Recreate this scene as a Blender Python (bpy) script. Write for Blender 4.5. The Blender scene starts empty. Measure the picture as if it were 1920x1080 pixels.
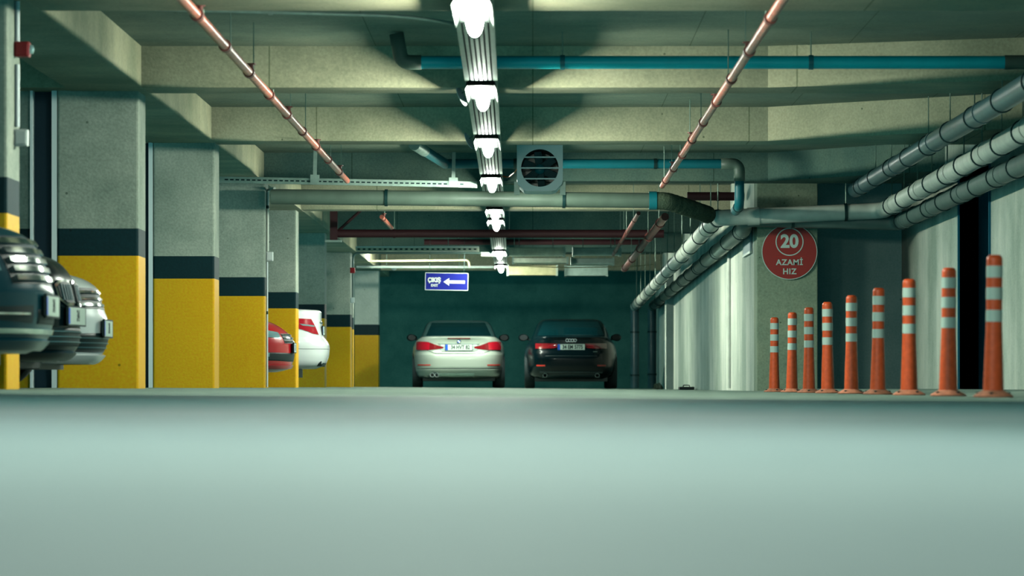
import bpy, bmesh, math, random
from math import sin, cos, pi, radians
from mathutils import Vector, Matrix
random.seed(7)
S = bpy.context.scene
COL = S.collection

# ------------------------------------------------------------------ camera model
F, VX, VY, CH = 7600.0, 999.0, 724.0, 0.06      # focal length and vanishing point in pixels of the 1920x1080 frame
def at(px, py, Y):                               # a pixel at distance Y
    return Vector(((px - VX) * Y / F, Y, CH + (VY - py) * Y / F))

def lin(r, g, b):
    def f(c):
        c /= 255.0
        return c / 12.92 if c <= 0.04045 else ((c + 0.055) / 1.055) ** 2.4
    return (f(r), f(g), f(b), 1.0)

# ------------------------------------------------------------------ materials
def new_mat(name):
    m = bpy.data.materials.new(name); m.use_nodes = True
    nt = m.node_tree
    return m, nt, nt.nodes['Principled BSDF']

def plain(name, c, rough=0.5, metal=0.0, coat=0.0, emit=0.0, var=0.0, scale=30.0, spec=0.5):
    m, nt, b = new_mat(name)
    b.inputs['Base Color'].default_value = c
    b.inputs['Roughness'].default_value = rough
    b.inputs['Metallic'].default_value = metal
    b.inputs['Specular IOR Level'].default_value = spec
    if coat:
        b.inputs['Coat Weight'].default_value = coat
        b.inputs['Coat Roughness'].default_value = 0.05
    if emit:
        b.inputs['Emission Color'].default_value = c
        b.inputs['Emission Strength'].default_value = emit
    if var:
        tc = nt.nodes.new('ShaderNodeTexCoord'); n = nt.nodes.new('ShaderNodeTexNoise')
        n.inputs['Scale'].default_value = scale; n.inputs['Detail'].default_value = 6
        nt.links.new(tc.outputs['Object'], n.inputs['Vector'])
        r = nt.nodes.new('ShaderNodeValToRGB')
        r.color_ramp.elements[0].position = 0.3; r.color_ramp.elements[1].position = 0.72
        r.color_ramp.elements[0].color = tuple(x * (1 - var) for x in c[:3]) + (1,)
        r.color_ramp.elements[1].color = tuple(min(1, x * (1 + var)) for x in c[:3]) + (1,)
        nt.links.new(n.outputs['Fac'], r.inputs['Fac']); nt.links.new(r.outputs['Color'], b.inputs['Base Color'])
    return m

def concrete(name, c1, c2, rough=0.85, bump=0.25, streak=0.0, big=0.7, joint=None):
    m, nt, b = new_mat(name); N = nt.nodes; L = nt.links
    b.inputs['Roughness'].default_value = rough
    b.inputs['Specular IOR Level'].default_value = 0.25
    tc = N.new('ShaderNodeTexCoord')
    n1 = N.new('ShaderNodeTexNoise'); n1.inputs['Scale'].default_value = big; n1.inputs['Detail'].default_value = 8; n1.inputs['Roughness'].default_value = 0.65
    n2 = N.new('ShaderNodeTexNoise'); n2.inputs['Scale'].default_value = 45; n2.inputs['Detail'].default_value = 4
    L.new(tc.outputs['Object'], n1.inputs['Vector']); L.new(tc.outputs['Object'], n2.inputs['Vector'])
    r = N.new('ShaderNodeValToRGB')
    r.color_ramp.elements[0].position = 0.33; r.color_ramp.elements[0].color = c1
    r.color_ramp.elements[1].position = 0.66; r.color_ramp.elements[1].color = c2
    fac = n1.outputs['Fac']
    if streak:                                    # vertical runs of water down a wall
        mp = N.new('ShaderNodeMapping'); mp.inputs['Scale'].default_value = (0.55, 0.55, 0.05)
        n3 = N.new('ShaderNodeTexNoise'); n3.inputs['Scale'].default_value = 1.6; n3.inputs['Detail'].default_value = 5
        L.new(tc.outputs['Object'], mp.inputs['Vector']); L.new(mp.outputs['Vector'], n3.inputs['Vector'])
        mx = N.new('ShaderNodeMath'); mx.operation = 'MULTIPLY_ADD'; mx.inputs[1].default_value = streak; 
        sb = N.new('ShaderNodeMath'); sb.operation = 'SUBTRACT'; sb.inputs[1].default_value = 0.5
        L.new(n3.outputs['Fac'], sb.inputs[0]); L.new(sb.outputs[0], mx.inputs[0]); L.new(fac, mx.inputs[2]); fac = mx.outputs[0]
    L.new(fac, r.inputs['Fac'])
    src = r.outputs['Color']
    if joint:                                     # formwork joints: axis, spacing, width
        sp = N.new('ShaderNodeSeparateXYZ'); L.new(tc.outputs['Object'], sp.inputs[0])
        pp = N.new('ShaderNodeMath'); pp.operation = 'PINGPONG'; pp.inputs[1].default_value = joint[1] / 2
        L.new(sp.outputs[joint[0]], pp.inputs[0])
        le = N.new('ShaderNodeMath'); le.operation = 'LESS_THAN'; le.inputs[1].default_value = joint[2]; L.new(pp.outputs[0], le.inputs[0])
        mj = N.new('ShaderNodeMixRGB'); mj.blend_type = 'MULTIPLY'; mj.inputs['Color2'].default_value = (0.5, 0.55, 0.5, 1)
        L.new(le.outputs[0], mj.inputs['Fac']); L.new(src, mj.inputs['Color1']); src = mj.outputs['Color']
    v = N.new('ShaderNodeTexVoronoi'); v.inputs['Scale'].default_value = 4.2
    L.new(tc.outputs['Object'], v.inputs['Vector'])
    pit = N.new('ShaderNodeMath'); pit.operation = 'LESS_THAN'; pit.inputs[1].default_value = 0.045
    L.new(v.outputs['Distance'], pit.inputs[0])
    mixp = N.new('ShaderNodeMixRGB'); mixp.blend_type = 'MULTIPLY'; mixp.inputs['Color2'].default_value = (0.4, 0.45, 0.42, 1)
    L.new(pit.outputs[0], mixp.inputs['Fac']); L.new(src, mixp.inputs['Color1'])
    mix = N.new('ShaderNodeMixRGB'); mix.blend_type = 'OVERLAY'; mix.inputs['Fac'].default_value = 0.35
    L.new(mixp.outputs['Color'], mix.inputs['Color1']); L.new(n2.outputs['Fac'], mix.inputs['Color2'])
    L.new(mix.outputs['Color'], b.inputs['Base Color'])
    bp = N.new('ShaderNodeBump'); bp.inputs['Strength'].default_value = bump; bp.inputs['Distance'].default_value = 0.01
    L.new(n2.outputs['Fac'], bp.inputs['Height']); L.new(bp.outputs['Normal'], b.inputs['Normal'])
    return m

M = {}
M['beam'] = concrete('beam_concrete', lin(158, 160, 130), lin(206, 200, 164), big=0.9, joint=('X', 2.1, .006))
M['beamdim'] = concrete('shaded_beam_concrete', lin(80, 112, 104), lin(118, 140, 122), big=0.9, joint=('X', 2.1, .006))  # darker teal copy of the beam concrete, dimmer light painted in
M['slab'] = concrete('slab_concrete', lin(118, 138, 120), lin(170, 176, 148), big=0.6, joint=('X', 1.25, .004))
M['colcon'] = concrete('column_concrete', lin(146, 158, 142), lin(184, 190, 172), big=1.6, joint=('Z', 1.24, .005))
M['collit'] = concrete('lit_column_concrete', lin(196, 206, 190), lin(222, 228, 212), big=1.6)  # paler copy of the column concrete, bright lamp light put into the colour
M['wall'] = concrete('wall_concrete', lin(176, 190, 170), lin(234, 236, 218), streak=0.8, big=0.6)
M['pillar'] = concrete('pillar_concrete', lin(128, 150, 128), lin(170, 180, 150), big=1.1)
M['recess'] = concrete('recess_concrete', lin(168, 204, 196), lin(202, 226, 216), big=0.8)
M['darkwall'] = concrete('dark_wall', lin(54, 110, 102), lin(82, 136, 124), big=1.3)
M['yellow'] = concrete('yellow_paint', lin(240, 176, 8), lin(250, 190, 22), rough=0.5, bump=0.1)
M['band'] = concrete('black_band_paint', lin(1, 42, 48), lin(4, 50, 56), rough=0.6, bump=0.1)
M['doorblue'] = plain('dark_blue_door', lin(4, 62, 82), 0.5)
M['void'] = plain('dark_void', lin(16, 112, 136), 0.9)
M['jamb'] = plain('pale_jamb', lin(242, 250, 246), 0.5)
M['pipelight'] = plain('pale_grey_pipe', lin(226, 232, 214), 0.38, var=0.12, scale=6)
M['pipegrey'] = plain('grey_pipe', lin(98, 116, 102), 0.45, var=0.12, scale=6)
M['pipedark'] = plain('dark_grey_pipe', lin(66, 104, 108), 0.35, var=0.15, scale=6)
M['pipemid'] = plain('mid_grey_pipe', lin(104, 128, 120), 0.45, var=0.12, scale=6)  # mid grey, between the pale and dark pipes
M['cloth'] = concrete('wrapped_insulation', lin(66, 84, 68), lin(98, 112, 88), bump=1.0, big=9)
M['blue'] = plain('blue_pipe', lin(0, 204, 214), 0.4, var=0.1, scale=4)
M['tealpipe'] = plain('teal_pipe', lin(14, 120, 130), 0.45, var=0.1, scale=4)
M['red'] = plain('red_pipe_paint', lin(206, 112, 90), 0.32, var=0.3, scale=5)
M['rust'] = plain('rusty_red_pipe', lin(122, 60, 52), 0.55, var=0.35, scale=6)
M['maroon'] = plain('maroon_pipe', lin(64, 24, 30), 0.65)
M['signred'] = plain('sign_red', lin(164, 46, 40), 0.55)
M['signblue'] = plain('sign_blue', lin(8, 24, 138), 0.5)
M['white'] = plain('white_plastic', lin(226, 234, 226), 0.45)
M['galv'] = plain('galvanised_steel', lin(168, 190, 178), 0.42, 0.35, var=0.15, scale=12)
M['tray'] = plain('tray_steel', lin(150, 176, 160), 0.5, 0.2, var=0.12, scale=10)
M['slot'] = plain('dark_slot', lin(18, 50, 50), 0.8)
M['duct'] = plain('silver_duct', lin(196, 206, 186), 0.35, 0.55, var=0.2, scale=9)
M['ductwarm'] = plain('beige_duct', lin(176, 172, 130), 0.5, 0.2, var=0.2, scale=9)
M['clamp'] = plain('dark_clamp', lin(24, 62, 62), 0.4, 0.3)
M['rod'] = plain('steel_rod', lin(140, 165, 150), 0.45, 0.4)
M['cable'] = plain('orange_cable', lin(230, 130, 66), 0.5)
M['alarm'] = plain('red_alarm', lin(150, 22, 28), 0.35)
M['orange'] = plain('orange_plastic', lin(246, 96, 44), 0.42, var=0.14, scale=26)
M['orangebase'] = plain('dusty_orange_rubber', lin(226, 140, 106), 0.7, var=0.2, scale=30)
M['reflect'] = plain('white_reflective_band', lin(206, 226, 212), 0.35)
M['lampbody'] = plain('lamp_body_grey', lin(22, 28, 26), 0.6, spec=0.1)
m, nt, b = new_mat('lamp_diffuser')
b.inputs['Base Color'].default_value = (0.9, 0.95, 0.93, 1)
b.inputs['Emission Color'].default_value = (0.90, 1.0, 0.86, 1)
b.inputs['Emission Strength'].default_value = 165.0
M['lamp'] = m
M['lampfar'] = m.copy(); M['lampfar'].node_tree.nodes['Principled BSDF'].inputs['Emission Strength'].default_value = 165.0
# cars
M['silver'] = plain('silver_paint', lin(172, 182, 168), 0.32, 0.2, coat=0.5)
M['blackcar'] = plain('black_paint', lin(2, 18, 22), 0.25, 0.0, coat=0.12, spec=0.15)
M['tealcar'] = plain('dark_grey_paint', lin(16, 66, 76), 0.28, 0.0, coat=0.35, spec=0.25)
M['whitecar'] = plain('white_paint', lin(238, 242, 236), 0.3, 0.0, coat=0.8)
M['redcar'] = plain('red_paint', lin(196, 20, 34), 0.3, 0.0, coat=0.9)
M['carglass'] = plain('car_glass', lin(3, 30, 34), 0.08, 0.0, coat=0.5)
M['softtop'] = plain('dark_fabric_roof', lin(18, 58, 58), 0.8)
M['trim'] = plain('black_trim', lin(4, 32, 36), 0.5)
M['rubber'] = plain('tyre_rubber', lin(10, 30, 32), 0.85)
M['chrome'] = plain('chrome', lin(220, 226, 222), 0.12, 1.0)
M['lens'] = plain('clear_lamp_lens', lin(150, 186, 186), 0.06, 0.3, coat=1.0)
M['tail'] = plain('red_lamp_lens', lin(176, 20, 38), 0.12, 0.0, coat=1.0)
M['taildark'] = plain('dark_red_lamp_lens', lin(120, 22, 28), 0.15, 0.0, coat=1.0)
M['reflector'] = plain('red_reflector', lin(220, 62, 48), 0.2)
M['plate'] = plain('plate_white', lin(196, 212, 196), 0.5)
M['platetext'] = plain('plate_black', lin(14, 40, 40), 0.5)
M['plateblue'] = plain('plate_blue', lin(14, 84, 200), 0.5)
M['rim'] = plain('alloy_rim', lin(120, 140, 136), 0.3, 0.8)
M['paper'] = plain('pale_blue_board', lin(150, 182, 182), 0.6, var=0.15, scale=3)
M['rubble'] = concrete('rubble', lin(150, 160, 130), lin(190, 190, 160), big=12)

def floor_mat():
    m, nt, b = new_mat('floor_concrete'); N = nt.nodes; L = nt.links
    tc = N.new('ShaderNodeTexCoord'); sep = N.new('ShaderNodeSeparateXYZ'); L.new(tc.outputs['Object'], sep.inputs[0])
    n1 = N.new('ShaderNodeTexNoise'); n1.inputs['Scale'].default_value = 0.8; n1.inputs['Detail'].default_value = 7
    n2 = N.new('ShaderNodeTexNoise'); n2.inputs['Scale'].default_value = 30; n2.inputs['Detail'].default_value = 5
    L.new(tc.outputs['Object'], n1.inputs['Vector']); L.new(tc.outputs['Object'], n2.inputs['Vector'])
    wob = N.new('ShaderNodeMath'); wob.operation = 'MULTIPLY_ADD'; wob.inputs[1].default_value = 0.6
    L.new(n1.outputs['Fac'], wob.inputs[0]); L.new(sep.outputs['Y'], wob.inputs[2])
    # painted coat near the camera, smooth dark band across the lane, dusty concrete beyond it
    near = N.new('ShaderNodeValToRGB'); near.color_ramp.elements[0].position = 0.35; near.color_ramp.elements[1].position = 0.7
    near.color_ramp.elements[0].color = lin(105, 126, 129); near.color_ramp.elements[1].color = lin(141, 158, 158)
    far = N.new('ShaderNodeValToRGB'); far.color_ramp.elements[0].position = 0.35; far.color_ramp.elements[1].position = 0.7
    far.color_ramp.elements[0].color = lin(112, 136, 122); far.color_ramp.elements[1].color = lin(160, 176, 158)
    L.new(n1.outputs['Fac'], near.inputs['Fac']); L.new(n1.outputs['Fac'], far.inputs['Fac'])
    def step(v, soft):
        mr = N.new('ShaderNodeMapRange'); mr.inputs['From Min'].default_value = v - soft; mr.inputs['From Max'].default_value = v + soft
        L.new(wob.outputs[0], mr.inputs['Value']); return mr.outputs['Result']
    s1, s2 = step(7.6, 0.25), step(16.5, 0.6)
    # dark patch on the painted coat towards the right: light fall-off put into colour
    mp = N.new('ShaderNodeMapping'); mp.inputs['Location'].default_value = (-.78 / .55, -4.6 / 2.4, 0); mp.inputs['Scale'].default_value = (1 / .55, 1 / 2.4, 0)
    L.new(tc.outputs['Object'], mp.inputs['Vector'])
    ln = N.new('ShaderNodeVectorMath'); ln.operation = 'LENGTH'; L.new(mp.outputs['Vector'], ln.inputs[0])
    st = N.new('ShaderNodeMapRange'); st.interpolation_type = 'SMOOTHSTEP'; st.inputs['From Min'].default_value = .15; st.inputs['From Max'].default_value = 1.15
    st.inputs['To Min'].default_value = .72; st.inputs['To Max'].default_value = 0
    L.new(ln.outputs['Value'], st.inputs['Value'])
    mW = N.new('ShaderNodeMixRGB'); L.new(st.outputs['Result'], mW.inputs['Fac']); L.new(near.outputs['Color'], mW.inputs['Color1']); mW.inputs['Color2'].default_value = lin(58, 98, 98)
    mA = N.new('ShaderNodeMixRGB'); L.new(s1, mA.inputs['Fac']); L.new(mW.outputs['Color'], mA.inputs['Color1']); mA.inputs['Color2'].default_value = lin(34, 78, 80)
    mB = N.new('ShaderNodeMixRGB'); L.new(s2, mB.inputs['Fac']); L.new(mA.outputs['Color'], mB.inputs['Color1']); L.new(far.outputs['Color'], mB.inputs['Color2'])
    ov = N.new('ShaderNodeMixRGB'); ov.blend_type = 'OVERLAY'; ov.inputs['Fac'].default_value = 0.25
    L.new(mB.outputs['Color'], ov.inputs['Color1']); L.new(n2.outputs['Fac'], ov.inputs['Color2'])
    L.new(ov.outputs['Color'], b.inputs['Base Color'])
    rA = N.new('ShaderNodeMix'); rA.data_type = 'FLOAT'; rA.inputs[2].default_value = 0.7; rA.inputs[3].default_value = 0.6; L.new(s1, rA.inputs[0])
    rB = N.new('ShaderNodeMix'); rB.data_type = 'FLOAT'; rB.inputs[3].default_value = 0.75; L.new(s2, rB.inputs[0]); L.new(rA.outputs[0], rB.inputs[2])
    L.new(rB.outputs[0], b.inputs['Roughness'])
    b.inputs['Specular IOR Level'].default_value = 0.2
    bp = N.new('ShaderNodeBump'); bp.inputs['Strength'].default_value = 0.12; bp.inputs['Distance'].default_value = 0.004
    L.new(n2.outputs['Fac'], bp.inputs['Height']); L.new(bp.outputs['Normal'], b.inputs['Normal'])
    return m
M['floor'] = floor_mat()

# ------------------------------------------------------------------ object helpers
def link(name, mesh, mats, parent=None, smooth=False, loc=None):
    o = bpy.data.objects.new(name, mesh); COL.objects.link(o)
    for m_ in (mats if isinstance(mats, (list, tuple)) else [mats]): mesh.materials.append(m_)
    if smooth:
        for p in mesh.polygons: p.use_smooth = True
    if parent is not None: o.parent = parent
    if loc is not None: o.location = loc
    return o

def obj(name, bm, mats, parent=None, smooth=False, sharp=None, loc=None):
    bmesh.ops.recalc_face_normals(bm, faces=bm.faces)
    me = bpy.data.meshes.new(name); bm.to_mesh(me); bm.free()
    o = link(name, me, mats, parent, smooth, loc)
    if smooth and sharp:
        me.set_sharp_from_angle(angle=radians(sharp))
    return o

def tag(o, label=None, cat=None, group=None, kind=None):
    if label: o['label'] = label
    if cat: o['category'] = cat
    if group: o['group'] = group
    if kind: o['kind'] = kind
    return o

def empty(name, loc=(0, 0, 0), rz=0.0):
    o = bpy.data.objects.new(name, None); COL.objects.link(o)
    o.location = loc; o.rotation_euler = (0, 0, rz); o.empty_display_size = 0.1
    return o

def box(bm, x0, x1, y0, y1, z0, z1, mi=0, bevel=0.0):
    r = bmesh.ops.create_cube(bm, size=1.0)
    vs = r['verts']
    for v in vs:
        v.co = Vector(((x0 + x1) / 2 + v.co.x * (x1 - x0), (y0 + y1) / 2 + v.co.y * (y1 - y0), (z0 + z1) / 2 + v.co.z * (z1 - z0)))
    fs = {f for v in vs for f in v.link_faces}
    for f in fs: f.material_index = mi
    if bevel:
        es = {e for v in vs for e in v.link_edges}
        bmesh.ops.bevel(bm, geom=list(es), offset=bevel, segments=2, affect='EDGES', profile=0.6)
    return vs

def bx(*a, **k):
    bm = bmesh.new(); box(bm, *a, **k); return bm

def prism(bm, poly, z0, z1, mi=0):
    b_ = [bm.verts.new((x, y, z0)) for x, y in poly]; t = [bm.verts.new((x, y, z1)) for x, y in poly]
    n = len(poly); fs = [bm.faces.new(b_[::-1]), bm.faces.new(t)]
    for i in range(n): fs.append(bm.faces.new((b_[i], b_[(i + 1) % n], t[(i + 1) % n], t[i])))
    for f in fs: f.material_index = mi

def fillet(pts, rad, n=6):
    pts = [Vector(p) for p in pts]; out = [pts[0]]
    for i in range(1, len(pts) - 1):
        a, b_, c = pts[i - 1], pts[i], pts[i + 1]
        u, v = (a - b_), (c - b_); r = min(rad, u.length * 0.45, v.length * 0.45)
        u.normalize(); v.normalize(); p0, p1 = b_ + u * r, b_ + v * r
        for k in range(n + 1):
            t = k / n; out.append(p0 * (1 - t) ** 2 + b_ * 2 * t * (1 - t) + p1 * t * t)
    out.append(pts[-1]); return out

def tube(bm, pts, r, seg=16, mi=0, wob=0.0):
    pts = [Vector(p) for p in pts]; rings = []
    t0 = (pts[1] - pts[0]).normalized()
    ref = Vector((0, 0, 1)) if abs(t0.z) < 0.9 else Vector((1, 0, 0))
    nrm = t0.cross(ref).normalized()
    for i, p in enumerate(pts):
        if i == 0: t = t0
        elif i == len(pts) - 1: t = (pts[i] - pts[i - 1]).normalized()
        else: t = ((pts[i + 1] - p).normalized() + (p - pts[i - 1]).normalized()).normalized()
        nrm = (nrm - t * nrm.dot(t)).normalized(); bi = t.cross(nrm)
        rr = r * (1 + wob * random.uniform(-1, 1)) if wob else r
        rings.append([bm.verts.new(p + nrm * rr * cos(2 * pi * k / seg) + bi * rr * sin(2 * pi * k / seg)) for k in range(seg)])
    for a, b_ in zip(rings, rings[1:]):
        for k in range(seg):
            f = bm.faces.new((a[k], a[(k + 1) % seg], b_[(k + 1) % seg], b_[k])); f.material_index = mi
    bm.faces.new(rings[0][::-1]).material_index = mi; bm.faces.new(rings[-1]).material_index = mi

def tb(*a, **k):
    bm = bmesh.new(); tube(bm, *a, **k); return bm

def lathe(bm, prof, seg=32, mi=0, mat=None):
    rings = []
    for r, z in prof:
        rings.append([bm.verts.new((r * cos(2 * pi * k / seg), r * sin(2 * pi * k / seg), z)) for k in range(seg)] if r > 1e-6 else [bm.verts.new((0, 0, z))])
    for a, b_ in zip(rings, rings[1:]):
        for k in range(seg):
            k2 = (k + 1) % seg
            q = [a[k % len(a)], a[k2 % len(a)], b_[k2 % len(b_)], b_[k % len(b_)]]
            q = list(dict.fromkeys(q))
            if len(q) >= 3: bm.faces.new(q).material_index = mi
    if mat is not None: bmesh.ops.transform(bm, matrix=mat, verts=[v for r in rings for v in r])

def lt(prof, **k):
    bm = bmesh.new(); lathe(bm, prof, **k); return bm

def text_mesh(s, size, depth=0.004, bold=0.0, sx=1.0, spacing=1.0):
    cu = bpy.data.curves.new('lettering', 'FONT'); cu.body = s; cu.size = size
    cu.align_x = 'CENTER'; cu.align_y = 'CENTER'; cu.extrude = depth; cu.offset = bold; cu.space_character = spacing
    cu.resolution_u = 4
    to = bpy.data.objects.new('lettering', cu); COL.objects.link(to)
    dg = bpy.context.evaluated_depsgraph_get(); dg.update()
    me = bpy.data.meshes.new_from_object(to.evaluated_get(dg))
    bpy.data.objects.remove(to); bpy.data.curves.remove(cu)
    if sx != 1.0: me.transform(Matrix.Diagonal((sx, 1, 1, 1)))
    return me

# ------------------------------------------------------------------ the setting
SLAB, BEAM, XL, XR = 2.77, 2.44, -8.3, 4.55
YB, YE = -10.0, 88.0
WX = 2.66                                           # plane of the far stretch of the right wall
def floor_z(x):
    if x < -3.9: return 0.0072 * (2.46 + 3.9)
    if x < 2.46: return 0.0072 * (2.46 - x)
    if x < 2.64: return 0.0
    return min(0.028, (x - 2.64) * 0.08)

bm = bmesh.new()
xs = [XL - .1, -3.9, 2.46, 2.64, 2.99, XR + 3.2]; ys = [YB, 0, 8, 16, 30, 50, 70, YE + .1]
g = [[bm.verts.new((x, y, floor_z(x))) for x in xs] for y in ys]
for j in range(len(ys) - 1):
    for i in range(len(xs) - 1): bm.faces.new((g[j][i], g[j][i + 1], g[j + 1][i + 1], g[j + 1][i]))
ext = bmesh.ops.extrude_face_region(bm, geom=bm.faces[:])
bmesh.ops.translate(bm, vec=(0, 0, -0.25), verts=[v for v in ext['geom'] if isinstance(v, bmesh.types.BMVert)])
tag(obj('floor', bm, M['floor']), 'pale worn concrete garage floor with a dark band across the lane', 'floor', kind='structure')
tag(obj('ceiling', bx(XL - .1, XR + .2, YB, YE + .1, SLAB, SLAB + .25), M['slab']), 'flat concrete slab between the ceiling beams', 'ceiling', kind='structure')

# transverse beams, each widened towards the right wall
beams = [(10.0, 10.6, 0), (17.2, 17.8, 0), (24.3, 25.7, 0), (32.3, 32.95, 1.1), (39.35, 39.95, 2.0), (47.05, 47.6, 2.3), (54.6, 55.15, 0), (62.75, 63.3, 0), (71.8, 72.35, 0), (83.3, 83.9, 0)]
bl = ['concrete ceiling beam out of sight nearest the lens', 'concrete ceiling beam second from the lens overhead', 'concrete ceiling beam whose underside fills the top edge of the photo',
      'concrete ceiling beam behind the bright blue pipe', 'concrete ceiling beam just in front of the jet fan', 'shaded concrete ceiling beam behind the fan and perforated channel',
      'concrete ceiling beam above the long grey cross pipe', 'dim concrete beam above the dark red cross pipe', 'dim concrete ceiling beam over the far cable trays', 'cream lit concrete beam over the last column before the end wall']
for i, (y0, y1, h) in enumerate(beams):
    xr = XR if y0 < 50 else WX
    xk = 441 / F * y0
    bm = bmesh.new()
    prism(bm, [(XL, y0), (xk if h else xr - .5, y0), (xr, y0 - h), (xr, y1), (XL, y1)], BEAM, SLAB + .05)
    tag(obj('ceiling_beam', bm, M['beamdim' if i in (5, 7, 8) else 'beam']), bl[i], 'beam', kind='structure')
bm = bmesh.new(); box(bm, -3.72, -3.12, YB, YE, BEAM - .004, SLAB + .05)
tag(obj('ceiling_beam', bm, M['beam']), 'long concrete edge beam running over the row of yellow columns', 'beam', kind='structure')

# walls
tag(obj('wall_back', bx(XL - .1, WX + .1, YE, YE + .25, -.2, SLAB + .1), M['darkwall']), 'dark end wall behind the two parked cars', 'wall', kind='structure')
tag(obj('wall_left', bx(XL - .25, XL, YB, YE, -.2, SLAB + .1), M['darkwall']), 'dim wall at the rear of the left parking bays', 'wall', kind='structure')
DY0, DY1 = 40.3, 43.2
bm = bmesh.new()
box(bm, XR, XR + .2, YB, DY0, -.2, SLAB + .1); box(bm, XR, XR + .2, DY1, 50.3, -.2, SLAB + .1); box(bm, XR, XR + .2, DY0, DY1, 2.3, SLAB + .1)
tag(obj('wall_right', bm, M['wall']), 'pale stained concrete wall behind the bollards', 'wall', kind='structure')
tag(obj('wall_right_far', bx(WX, WX + .3, 48.75, YE, -.2, SLAB + .1), M['wall']), 'streaky pale concrete wall receding behind the drain pipes', 'wall', kind='structure')
tag(obj('wall_recess', bx(3.3, XR + .2, 50.0, 50.25, -.2, SLAB + .1), M['recess']), 'shaded back wall of the recess beside the sign pillar', 'wall', kind='structure')
bm = bmesh.new(); box(bm, WX, 3.38, 48.1, 48.75, -.2, SLAB + .05, bevel=.012)
tag(obj('pillar', bm, M['pillar']), 'grey concrete pillar carrying the round red speed sign', 'pillar', kind='structure')
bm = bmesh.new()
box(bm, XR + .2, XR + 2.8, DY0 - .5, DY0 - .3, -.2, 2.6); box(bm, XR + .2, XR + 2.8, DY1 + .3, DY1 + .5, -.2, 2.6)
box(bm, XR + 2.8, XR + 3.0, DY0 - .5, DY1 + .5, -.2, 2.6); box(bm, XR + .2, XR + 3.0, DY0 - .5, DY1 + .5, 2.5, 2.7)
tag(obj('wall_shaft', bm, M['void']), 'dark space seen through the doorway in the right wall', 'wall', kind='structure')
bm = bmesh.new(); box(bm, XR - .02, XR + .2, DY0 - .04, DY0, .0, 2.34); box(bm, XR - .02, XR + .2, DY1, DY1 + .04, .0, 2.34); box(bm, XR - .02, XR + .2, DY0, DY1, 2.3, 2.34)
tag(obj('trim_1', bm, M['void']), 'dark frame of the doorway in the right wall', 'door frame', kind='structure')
bm = bmesh.new(); box(bm, XL, XL + .05, 67.4, 69.9, .04, 2.4)
tag(obj('door_1', bm, M['doorblue']), 'dark blue door at the rear of the left parking bays', 'door', kind='structure')
bm = bmesh.new(); box(bm, XL, XL + .09, 66.95, 67.35, .04, 2.44)
tag(obj('trim_2', bm, M['jamb']), 'pale jamb beside the dark blue door', 'door frame', kind='structure')

# columns: grey above, black band, yellow foot
cols = [(24.6, -3.19, .62), (32.65, -3.176, .655), (39.6, -3.11, .60), (47.25, -3.123, .58), (54.75, -3.197, .55), (62.9, -3.23, .52), (71.95, -3.236, .46), (83.5, -3.176, .5)]
clab = ['yellow and black banded column cut by the left edge, with a red alarm', 'yellow and black banded column beside the white car, widest in view', 'yellow and black banded column second complete one from the left',
        'banded column carrying a thin white conduit and box, before the red car', 'banded column between the red car and the white saloon', 'banded column mostly hidden behind the white saloon',
        'narrow banded column with dirty grey top just beyond the white saloon', 'last banded column, bright light painted into its top, beside the end wall']
for i, (y0, x1, w) in enumerate(cols):
    bm = bmesh.new(); x0 = x1 - w; d = .6; fz = .04
    box(bm, x0, x1, y0, y0 + d, -.1, SLAB + .02, bevel=.018)
    for zc in (1.11, 1.33):
        bmesh.ops.bisect_plane(bm, geom=bm.verts[:] + bm.edges[:] + bm.faces[:], plane_co=(0, 0, zc), plane_no=(0, 0, 1))
    bm.faces.ensure_lookup_table()
    for f in bm.faces:
        z = f.calc_center_median().z
        f.material_index = 1 if z < 1.11 else (2 if z < 1.33 else 0)
    tag(obj('column', bm, [M['collit'] if i == 7 else M['colcon'], M['yellow'], M['band']]), clab[i], 'column', kind='structure')
bm = bmesh.new(); box(bm, -3.6, -3.33, 75.0, 75.4, -.1, SLAB)
for zc in (1.11, 1.33): bmesh.ops.bisect_plane(bm, geom=bm.verts[:] + bm.edges[:] + bm.faces[:], plane_co=(0, 0, zc), plane_no=(0, 0, 1))
for f in bm.faces:
    z = f.calc_center_median().z; f.material_index = 1 if z < 1.11 else (2 if z < 1.33 else 0)
tag(obj('column', bm, [M['colcon'], M['yellow'], M['band']]), 'thin banded pilaster in the gap before the last column', 'column', kind='structure')

def banded(name, label, cat, x0, x1, y0, y1):
    bm = bmesh.new(); box(bm, x0, x1, y0, y1, -.1, SLAB)
    for zc in (1.11, 1.33): bmesh.ops.bisect_plane(bm, geom=bm.verts[:] + bm.edges[:] + bm.faces[:], plane_co=(0, 0, zc), plane_no=(0, 0, 1))
    for f in bm.faces:
        z = f.calc_center_median().z; f.material_index = 1 if z < 1.11 else (2 if z < 1.33 else 0)
    return tag(obj(name, bm, [M['colcon'], M['yellow'], M['band']]), label, cat, kind='structure')
banded('wall_bay', 'banded wall of the parking bay left of the widest column', 'wall', XL, -4.05, 32.7, 33.2)
banded('wall_bay', 'banded wall of the parking bay left of the second complete column', 'wall', XL, -3.93, 39.65, 40.15)
for x0, x1, y, lab in ((-4.05, -3.832, 32.7, 'dark blue slot with pale edges left of the widest column'), (-3.93, -3.711, 39.65, 'dark blue slot with pale edges left of the second complete column')):
    t = tag(empty('expansion_joint', (x0, y, .04)), lab, 'joint', kind='structure')
    obj('slot_panel', bx(.02, x1 - x0 - .04, .08, .12, 0, 2.4), M['doorblue'], t)
    obj('edge_strip', bx(0, .022, -.05, .12, 0, 2.4), M['jamb'], t); obj('edge_strip', bx(x1 - x0 - .044, x1 - x0 - .002, -.05, .12, 0, 2.4), M['jamb'], t)

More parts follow.
